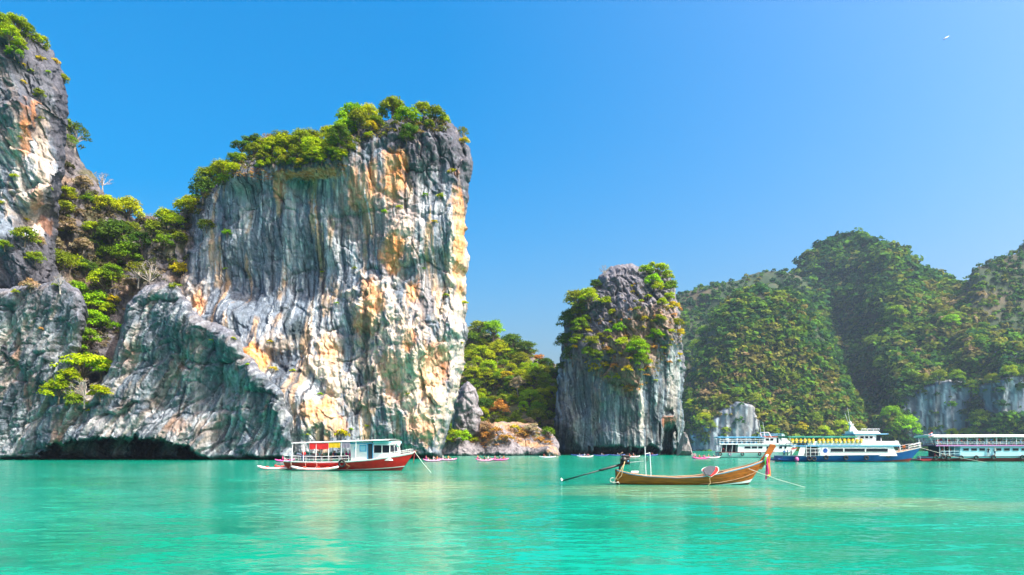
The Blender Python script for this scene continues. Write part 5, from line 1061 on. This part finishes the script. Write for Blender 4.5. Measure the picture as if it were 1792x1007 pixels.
def blue_ferry():
    base, D = loc_at(1362, 808.0); s = D / FPX; yaw = math.radians(-3)
    T = thing('passenger_ferry', 'blue-hulled white ferry with green canopy, in the middle of three ferries', 'ferry', base, yaw)
    X = lambda px: (px - 1362) * s
    L = X(1605); hw = 2.9
    tab = [(0, 2.6, 1.15), (X(1400), 2.9, 1.15), (X(1450), 2.95, 1.22), (X(1520), 2.9, 1.35), (X(1560), 2.2, 1.85), (X(1585), 1.2, 2.35), (L, .1, 2.75)]
    H = hull_from(tab, L, 34, 2.8, .32, -.7)
    H.band(.0, .40, 3).build('hull_bottom', REDB, T, True); H.band(.40, .96, 5).build('hull_side', BLU, T, True); H.band(.96, 1.0, 1, .04).build('rub_rail', WHT, T, True)
    H.deck(.97, .02).build('deck', WOODL, T)
    # lower saloon with long dark windows
    w = house(T, 'saloon_wall', X(1421), X(1552), 1.1, 2.95, hw - .12, WHT, .8)
    for a, b in ((1441, 1462), (1464, 1498), (1500, 1536)): windowp(w, 'saloon_window', (X((a + b) / 2), -hw + .09, 2.16), (X(b) - X(a), .08, .62), WHT, GLS, .05)
    # slanted panels and open rail at the stern quarter
    for a in (1386, 1423):
        MB().prism([(X(a), 1.15), (X(a + 10), 1.15), (X(a + 14), 2.75), (X(a + 4), 2.75)], -hw + .02, -hw + .1).build('stern_panel', WHT, T)
    MB().prism([(X(1398), 1.15), (X(1420), 1.15), (X(1420), 2.8), (X(1401), 2.8)], -hw + .55, -hw + .62).build('stern_shade', DINT, T)
    railing([(X(1398), -hw + .03, 1.15), (X(1424), -hw + .03, 1.15)], 1.25, 1.0, .045).build('stern_railing', WHT, T)
    MB().tube([(X(1432), -hw - .02, 2.1), (X(1432), -hw + .12, 2.1)], .42, 18).build('porthole', BLU, T)
    for x in (1400, 1407): MB().tube([(X(x), -hw - .05, .9), (X(x) - .0, -hw - .05, 3.2)], .05, 6).build('ladder_rail', WHT, T)
    # upper deck
    MB().rows([[(x, y, 2.97) for y in (-hw, hw)] for x in (X(1376), X(1470), X(1556))]).build('upper_deck', WHT, T)
    wallx(T, 'deck_stripe', X(1374), X(1556), 2.86, 3.06, -hw - .03, SKYB); wallx(T, 'deck_stripe', X(1374), X(1556), 2.86, 3.06, hw + .03, SKYB)
    b = MB().prism([(X(1402), 3.07), (X(1557), 3.07), (X(1551), 3.85), (X(1402), 3.85)], -hw - .02, -hw + .06); b.build('bulwark', WHT, T); wallx(T, 'bulwark', X(1402), X(1550), 3.07, 3.85, hw, WHT)
    railing([(X(1374), -hw, 3.0), (X(1402), -hw, 3.0)], .95, 1.0, .04).build('upper_railing', SKYB, T)
    canopy(T, 'canopy', X(1370), X(1486), 4.72, hw, GRN, .22); posts(T, 'canopy_post', [X(q) for q in (1373, 1384, 1398, 1413, 1428, 1443, 1457, 1470)], 3.0, 4.6, hw - .06, WHT)
    for q in range(9): MB().rbox((X(1384 + q * 10.5), 0, 3.45), (.5, 4.2, .1), .04).build('bench', BLU, T)
    # wheelhouse
    wh = house(T, 'wheelhouse', X(1484), X(1530), 3.0, 5.1, hw - .55, WHT, .5); hy = -hw + .5
    for a, b in ((1492, 1498), (1500, 1505.5), (1507.5, 1513)): windowp(wh, 'wheelhouse_window', (X((a + b) / 2), hy, 4.55), (X(b) - X(a), .07, .42), WHT, GLS, .04)
    wallx(wh, 'wheelhouse_door', X(1519), X(1526), 3.85, 4.95, hy - .0, GLS, .06)
    MB().rbox(((X(1481) + X(1538)) / 2, 0, 5.16), (X(1538) - X(1481), 2 * hw - .6, .14), .05).build('wheelhouse_roof', SKYB, T)
    b = house(T, 'flying_bridge', X(1483), X(1529), 5.23, 5.75, hw - 1.0, WHT, .6)
    railing([(X(1496), -hw + 1.0, 5.75), (X(1526), -hw + 1.0, 5.75)], .4, 1.2, .03).build('bridge_railing', WHT, T)
    MB().prism([(X(1483), 5.75), (X(1497), 5.75), (X(1487.5), 7.0), (X(1484.5), 7.0)], -.3, .3).build('mast', WHT, T)
    MB().rbox((X(1486), 0, 7.05), (.7, 1.0, .12), .04).build('mast_platform', WHT, T); MB().ball((X(1485), 0, 7.35), (.28, .28, .2)).build('radar_dome', WHT, T, True)
    for dx, z in ((0, 10.2), (-.5, 9.2), (.3, 8.2)): MB().tube([(X(1485) + dx * .5, 0, 7.0), (X(1485) + dx - .5, 0, z)], .025, 5).build('antenna', WHT, T)
    # fore deck
    for sg in (-1, 1):
        railing([H.at(X(q), 1, sg) for q in (1577, 1588, 1597, 1603)], .85, 1.0, .05).build('bow_railing', WHT, T)
        MB().tube([(X(1548), sg * hw, 3.9), (X(1553), sg * hw, 3.8), (X(1559), sg * (hw - .5), 2.0)], .06, 6).build('bow_stanchion', WHT, T)
    MB().tube([(X(1603), 0, 2.7), (X(1601), 0, 4.2)], .04, 6).build('bow_staff', WHT, T)
    for q, z in ((1384, .55), (1405, .6), (1413, .55), (1433, .8), (1466, .75), (1500, .75), (1538, 1.2)): p = H.at(X(q), .85, -1); tyre(T, (X(q), p.y - .16, z), .33, .12)
    MB().tube([(X(1604), 0, 2.6), (X(1640), -3.5, 1.0), (X(1676), -7, -.05)], .035, 5).build('anchor_rope', ROPEW, T)
    M = T.matrix_basis
    for i in range(17):
        x = X(1376 + i * 7.0 + (3 if i > 5 else 0)); o = thing('life_jacket', f'yellow life jacket hung on the blue ferry rail, {ORD[i]} from the left', 'life jacket', M @ Vector((x, -hw - .14, 3.62)), yaw, 'yellow life jackets on the blue ferry')
        b = MB(); rows = []
        for k in range(7):
            t = k / 6; wdt = .30 * (1 - .35 * abs(t - .35)); rows.append([(-wdt, .02, .55 - .62 * t), (-wdt * .6, -.13 - .05 * math.sin(3 * t), .55 - .62 * t), (0, -.09, .55 - .62 * t - .02), (wdt * .6, -.13, .55 - .62 * t), (wdt, .02, .55 - .62 * t)])
        b.rows(rows); b.build('foam_panel', YEL, o, True); MB().box((0, -.12, .2), (.5, .05, .05)).build('strap', WHT, o); MB().torus((0, .0, .5), .14, .05, 'y', 10, 5).build('collar', YEL, o, True)
        o.rotation_euler = (0, random.uniform(-.2, .2), yaw)
    for px, z, yy, pose, sh, words in ((1366, .6, -2.0, 'stand', 'blue', 'blue standing left on the blue ferry stern platform'), (1371, .6, -2.2, 'stand', 'blue', 'blue standing right on the blue ferry stern platform'), (1378, .6, -1.9, 'stand', 'white', 'white standing at the blue ferry stern'), (1562, 1.9, -1.2, 'stand', 'white', 'white standing on the blue ferry foredeck'), (1573, 2.0, -.6, 'bench', 'orange', 'orange crouching on the blue ferry foredeck'), (1396, 3.0, -1.2, 'bench', 'light blue', 'light blue under the green canopy'), (1424, 3.0, -.8, 'bench', 'navy', 'navy under the green canopy')):
        person('person in ' + words, M @ Vector((X(px), yy, z)), yaw + random.uniform(-1, 4), pose, sh, 'navy', None, 'people on the blue ferry')
    MB().rbox((X(1368), 0, .45), (2.8, 4.6, .25), .06).build('stern_platform', BLU, T)
    MB().ball((X(1383), -3.2, .45), (.38, .38, .45)).build('mooring_buoy', PINKR, T, True)
blue_ferry()

def white_ferry():
    base, D = loc_at(1255, 801.2); s = D / FPX; yaw = math.radians(-4)
    T = thing('passenger_ferry', 'all-white ferry with blue canopy, leftmost and farthest of three ferries', 'ferry', base, yaw)
    X = lambda px: (px - 1255) * s
    L = X(1392); hw = 2.8
    tab = [(0, 2.5, 1.55), (X(1300), 2.8, 1.5), (X(1350), 2.6, 1.65), (X(1375), 1.6, 2.1), (L, .1, 2.7)]
    H = hull_from(tab, L, 28, 2.4, .32, -.6)
    H.band(.0, .32, 2).build('hull_bottom', ENG, T, True); H.band(.32, .93, 4).build('hull_side', WHT, T, True); H.band(.93, 1.0, 1, .03).build('red_rub_rail', REDC, T, True); H.deck(.97, .02).build('deck', WHT, T)
    w = house(T, 'saloon_wall', X(1287), X(1378), 1.5, 3.6, hw - .2, WHT, 1.0)
    for a, b in ((1297, 1308), (1309, 1319), (1320, 1328), (1334, 1339), (1355, 1361), (1364, 1368)): windowp(w, 'saloon_window', (X((a + b) / 2), -hw + .17, 2.75), (X(b) - X(a) - .1, .07, .6), WHT, GLS, .05)
    MB().rows([[(x, y, 3.62) for y in (-hw, hw)] for x in (X(1255), X(1320), X(1378))]).build('upper_deck', WHT, T)
    wallx(T, 'deck_edge', X(1255), X(1378), 3.5, 3.8, -hw - .02, WHT); wallx(T, 'deck_edge', X(1255), X(1378), 3.5, 3.8, hw + .02, WHT)
    for q in (1258, 1266, 1276, 1286): MB().tube([(X(q), -hw + .2, 1.5), (X(q) + .2, -hw + .2, 3.55)], .06, 6).build('deck_post', WHT, T)
    MB().prism([(X(1272), 1.5), (X(1275), 1.5), (X(1282), 3.5), (X(1279), 3.5)], -1.5, -.6).build('stairway', DINT, T)
    wallx(T, 'stern_shade', X(1262), X(1287), 1.5, 3.5, .6, DINT)
    railing([(X(1255), -hw, 3.8), (X(1330), -hw, 3.8)], 1.0, 1.2, .05).build('upper_railing', WHT, T); railing([(X(1255), hw, 3.8), (X(1330), hw, 3.8)], 1.0, 1.2, .05).build('upper_railing', WHT, T)
    canopy(T, 'canopy', X(1253), X(1331), 5.55, hw, SKYB, .2); posts(T, 'canopy_post', [X(q) for q in (1256, 1270, 1285, 1300, 1315, 1328)], 3.7, 5.4, hw - .06, WHT)
    for q in range(8): MB().rbox((X(1262 + q * 8), 0, 4.1), (.5, 4.2, .5), .06).build('bench', SKYB, T)
    wh = house(T, 'wheelhouse', X(1331), X(1362), 3.65, 5.45, hw - .4, WHT, .9)
    for a, b in ((1333.5, 1339), (1341, 1346.5)): windowp(wh, 'wheelhouse_window', (X((a + b) / 2), -hw + .36, 4.85), (X(b) - X(a), .07, .62), WHT, GLS, .05)
    wallx(wh, 'wheelhouse_door', X(1352), X(1355), 3.9, 5.3, -hw + .36, GLS, .06)
    MB().rbox(((X(1328) + X(1366)) / 2, 0, 5.52), (X(1366) - X(1328), 2 * hw - .5, .14), .05).build('wheelhouse_roof', REDC, T)
    railing([(X(1330), -hw + .3, 5.58), (X(1364), -hw + .3, 5.58)], .75, 1.0, .045).build('roof_railing', SKYB, T); railing([(X(1330), hw - .3, 5.58), (X(1364), hw - .3, 5.58)], .75, 1.0, .045).build('roof_railing', SKYB, T)
    MB().tube([(X(1334), -1.6, 5.58), (X(1331.5), -1.6, 6.75), (X(1340), -1.6, 6.75), (X(1344), -1.6, 5.58)], .11, 6).build('radar_arch', WHT, T); MB().tube([(X(1331.5), -1.6, 6.75), (X(1331.5), 1.6, 6.75), (X(1334), 1.6, 5.58)], .11, 6).build('radar_arch', WHT, T)
    MB().tube([(X(1331), 0, 5.6), (X(1326), 0, 10.2)], .04, 5).build('antenna', WHT, T); MB().tube([(X(1338), .5, 5.6), (X(1334), .5, 9.6)], .04, 5).build('antenna', WHT, T)
    MB().prism([(X(1360), 3.7), (X(1380), 3.7), (X(1371), 4.6), (X(1364), 6.2), (X(1360), 6.2)], -hw + .3, -hw + .4).build('side_wing', WHT, T)
    for sg in (-1, 1): railing([H.at(X(q), 1, sg) for q in (1372, 1380, 1388)], .9, 1.0, .05).build('bow_railing', WHT, T)
    for q in (1257, 1273, 1294, 1323): p = H.at(X(q), .7, -1); MB().torus((X(q), p.y - .1, 1.0), .36, .13, 'y', 16, 7).build('tyre_fender', LIL if q == 1273 else BLK, T, True)
    M = T.matrix_basis
    person('person in red at the stern of the white ferry', M @ Vector((X(1264), -1.2, 1.5)), 1.0, 'bench', 'red', 'navy', None, 'people on the white ferry')
    person('person in blue on the upper deck of the white ferry', M @ Vector((X(1289), -1.8, 3.65)), 1.0, 'stand', 'blue', 'navy', None, 'people on the white ferry')
white_ferry()

def right_ferry():
    base, D = loc_at(1618, 807.3); s = D / FPX; yaw = math.radians(1)
    T = thing('passenger_ferry', 'light blue double-deck ferry full of people at the right edge', 'ferry', base, yaw)
    X = lambda px: (px - 1618) * s
    L = X(1905); hw = 3.0
    tab = [(0, 2.6, .95), (X(1660), 3.0, .95), (X(1800), 3.0, 1.1), (X(1860), 2.2, 1.6), (L, .1, 2.6)]
    H = hull_from(tab, L, 30, 2.8, .3, -.7)
    H.band(.0, .80, 4).build('hull_bottom', REDB, T, True); H.band(.80, .94, 2, .01).build('hull_side', LBL, T, True); H.band(.94, 1.0, 1, .05).build('rub_rail', REDB, T, True); H.deck(.97, .02).build('deck', LBL, T)
    MB().prism([(X(1597), .30), (X(1601), .12), (X(1640), .12), (X(1640), .48), (X(1606), .44)], -2.4, 2.4).build('stern_platform', REDB, T)
    MB().tube([(X(1598), -2.3, .4), (X(1597), -2.3, 1.0)], .04, 5).build('platform_post', WHT, T)
    w = house(T, 'saloon_wall', X(1664), X(1835), .95, 2.95, hw - .15, LBL, 1.0)
    for a, b in ((1668, 1679), (1682, 1693), (1696, 1707), (1724, 1735.5), (1739, 1750), (1754, 1765.5), (1769, 1775), (1777.5, 1782.5)): windowp(w, 'saloon_window', (X((a + b) / 2), -hw + .12, 2.28), (X(b) - X(a) - .1, .07, .50), LBL, GLS, .05)
    wallx(w, 'saloon_door', X(1786), X(1792), 1.1, 2.7, -hw + .12, GLS, .06)
    wallx(T, 'stern_shade', X(1628), X(1664), .95, 2.95, .6, DINT)
    for q in (1628, 1636, 1645, 1654): MB().tube([(X(q), -hw + .15, .95), (X(q), -hw + .15, 2.95)], .05, 6).build('deck_post', WHT, T)
    railing([(X(1630), -hw + .12, .95), (X(1662), -hw + .12, .95)], 1.0, 1.0, .04).build('stern_railing', LBL, T)
    MB().rows([[(x, y, 3.0) for y in (-hw - .1, hw + .1)] for x in (X(1620), X(1720), X(1845))]).build('upper_deck', LBL, T)
    for sg in (-1, 1):
        wallx(T, 'deck_trim', X(1620), X(1845), 2.92, 3.16, sg * (hw + .14), PUR)
        railing([(X(1620), sg * (hw + .08), 3.16), (X(1845), sg * (hw + .08), 3.16)], .55, 1.6, .03).build('upper_railing', LBL, T)
    canopy(T, 'canopy', X(1616), X(1850), 4.95, hw + .2, CANW, .30, .25); posts(T, 'canopy_post', [X(q) for q in range(1624, 1850, 17)], 3.1, 4.75, hw, WHT)
    canopy(T, 'inner_awning', X(1630), X(1850), 4.35, hw - .8, CANW, .08, .05)
    for q, z in ((1622, .68), (1634, .80), (1643, .72), (1664, .72), (1690, .72), (1720, .78), (1770, .78)): p = H.at(X(q), .9, -1); tyre(T, (X(q), p.y - .2, z), .34, .13)
    MB().tube([(X(1619), -2.6, 3.2), (X(1610), -2.6, 5.3)], .035, 5).build('flag_pole', WHT, T)
    fp = bpy.data.objects.new('flag', None); COL.objects.link(fp); fp.parent = T
    for k, (mt, h) in enumerate(((REDC, .11), (WHT, .11), (BLU, .22), (WHT, .11), (REDC, .11))):
        z1 = 5.25 - sum((.11, .11, .22, .11, .11)[:k]); z0 = z1 - h
        MB().rows([[(X(1610.2) + .1 * i + .02, -2.6 + .05 * math.sin(i * 1.1), z1 + .05 * i), (X(1610.2) + .1 * i + .02 + .03, -2.6 + .05 * math.sin(i * 1.1), z0 + .05 * i)] for i in range(9)]).build('flag_stripe', mt, fp)
    M = T.matrix_basis; cnt = {}
    cols = ['red', 'red', 'navy', 'red', 'black', 'white', 'red', 'black', 'light blue', 'navy', 'red', 'black', 'light blue', 'blue', 'red', 'black', 'navy', 'light blue', 'blue', 'black', 'white', 'red', 'navy', 'light blue']
    for i, sh in enumerate(cols):
        px = 1626 + i * 7.2 + random.uniform(-1.5, 1.5); k = cnt.get(sh, 0); cnt[sh] = k + 1; stand = i % 3 != 0
        tot = cols.count(sh); person(f'person in {sh} on the right ferry upper deck' + (f', {ORD[k]} such from left' if tot > 1 else ''), M @ Vector((X(px), random.uniform(-2.75, -2.1), 3.02)), random.uniform(-2.2, -.6), 'stand' if stand else 'bench', sh, random.choice(['navy', 'black', 'blue']), None, 'people on the right ferry upper deck', .92 if stand else 1.15)
    for px, z, yy, pose, sh, words in ((1625, .5, -2.0, 'bench', 'red', 'red sitting on the right ferry stern platform'), (1629, .98, -2.7, 'stand', 'light blue', 'light blue standing at the right ferry stern'), (1641, .98, -1.5, 'stand', 'red', 'red standing left in the right ferry open stern'), (1648, .98, -1.8, 'stand', 'black', 'black standing in the right ferry open stern'), (1656, .98, -1.4, 'stand', 'red', 'red standing right in the right ferry open stern'), (1711, .98, -3.12, 'stand', 'black', 'black walking along the right ferry side'), (1722, .98, -3.12, 'stand', 'white', 'white walking along the right ferry side')):
        person('person in ' + words, M @ Vector((X(px), yy, z)), random.uniform(-1, 1), pose, sh, 'navy', None, 'people on the right ferry lower deck')
    for q in range(10): MB().rbox((X(1634 + q * 16), 0, 3.4), (.5, 4.4, .1), .04).build('bench', REDB, T)
right_ferry()

# --- leaning boulder at the islet foot
def boulder(name, label, poly, D, th, seed):
    rng = random.Random(seed); b = MB(); n = len(poly); cx = sum(p[0] for p in poly) / n; cy = sum(p[1] for p in poly) / n
    rows = []
    for k, (f, dy) in enumerate(((.0, -th * .62), (.55, -th * .55), (.86, -th * .30), (1.0, 0), (.9, th * .35), (.5, th * .6), (.0, th * .62))):
        rows.append([PV(cx + (x - cx) * f, cy + (y - cy) * f, D) + Vector((rng.uniform(-.25, .25), dy + rng.uniform(-.5, .5), rng.uniform(-.25, .25))) for x, y in poly])
    b.rows(rows, True); V = np.array(b.v); nz = fbm(V[:, 0] * .3, V[:, 1] * .3, V[:, 2] * .3, 3, seed); col = mixc(np.broadcast_to(np.array((.20, .195, .20)), V.shape).copy(), (.32, .30, .28), sst(-.1, .2, nz))
    o = mesh_obj(name, b.v, b.f, ROCK, None, False, col); o.modifiers.new('sub', 'SUBSURF').levels = 2; o.modifiers['sub'].render_levels = 2; o.modifiers['sub'].subdivision_type = 'SIMPLE'
    return tag(o, label, 'boulder')
boulder('leaning_boulder', 'leaning grey boulder at the right foot of the karst islet', [(1184, 800), (1186, 786), (1192, 770), (1195, 758), (1199, 757), (1204, 768), (1209, 784), (1212, 800)], 240, 5, 3)
boulder('low_boulder', 'low dark boulder in the water right of the leaning boulder', [(1208, 800), (1210, 795), (1214, 793.5), (1219, 796), (1222, 800)], 236, 3, 4)

# --- short vapour trail high in the sky
c0, c1 = PV(1650, 70, 6000), PV(1661, 63, 6000)
tag(MB().tube([c0, c0.lerp(c1, .4), c1], [2, 5, 1.5], 6).build('vapour_trail', WHT, None, True), 'tiny white vapour trail high in the pale sky', 'vapour trail')

# --- sea haze
hz, hn, hl, hb = newmat('haze'); hn.remove(hb)
pv = hn.new('ShaderNodeVolumePrincipled'); pv.inputs['Color'].default_value = (.55, .78, 1, 1); pv.inputs['Density'].default_value = .00009; pv.inputs['Anisotropy'].default_value = .2
hl.new(pv.outputs[0], hn['Material Output'].inputs['Volume'])
tag(MB().box((0, 1060, 134), (5000, 2760, 270)).build('haze', hz), 'thin bluish sea haze over the whole bay', 'haze', kind='stuff')
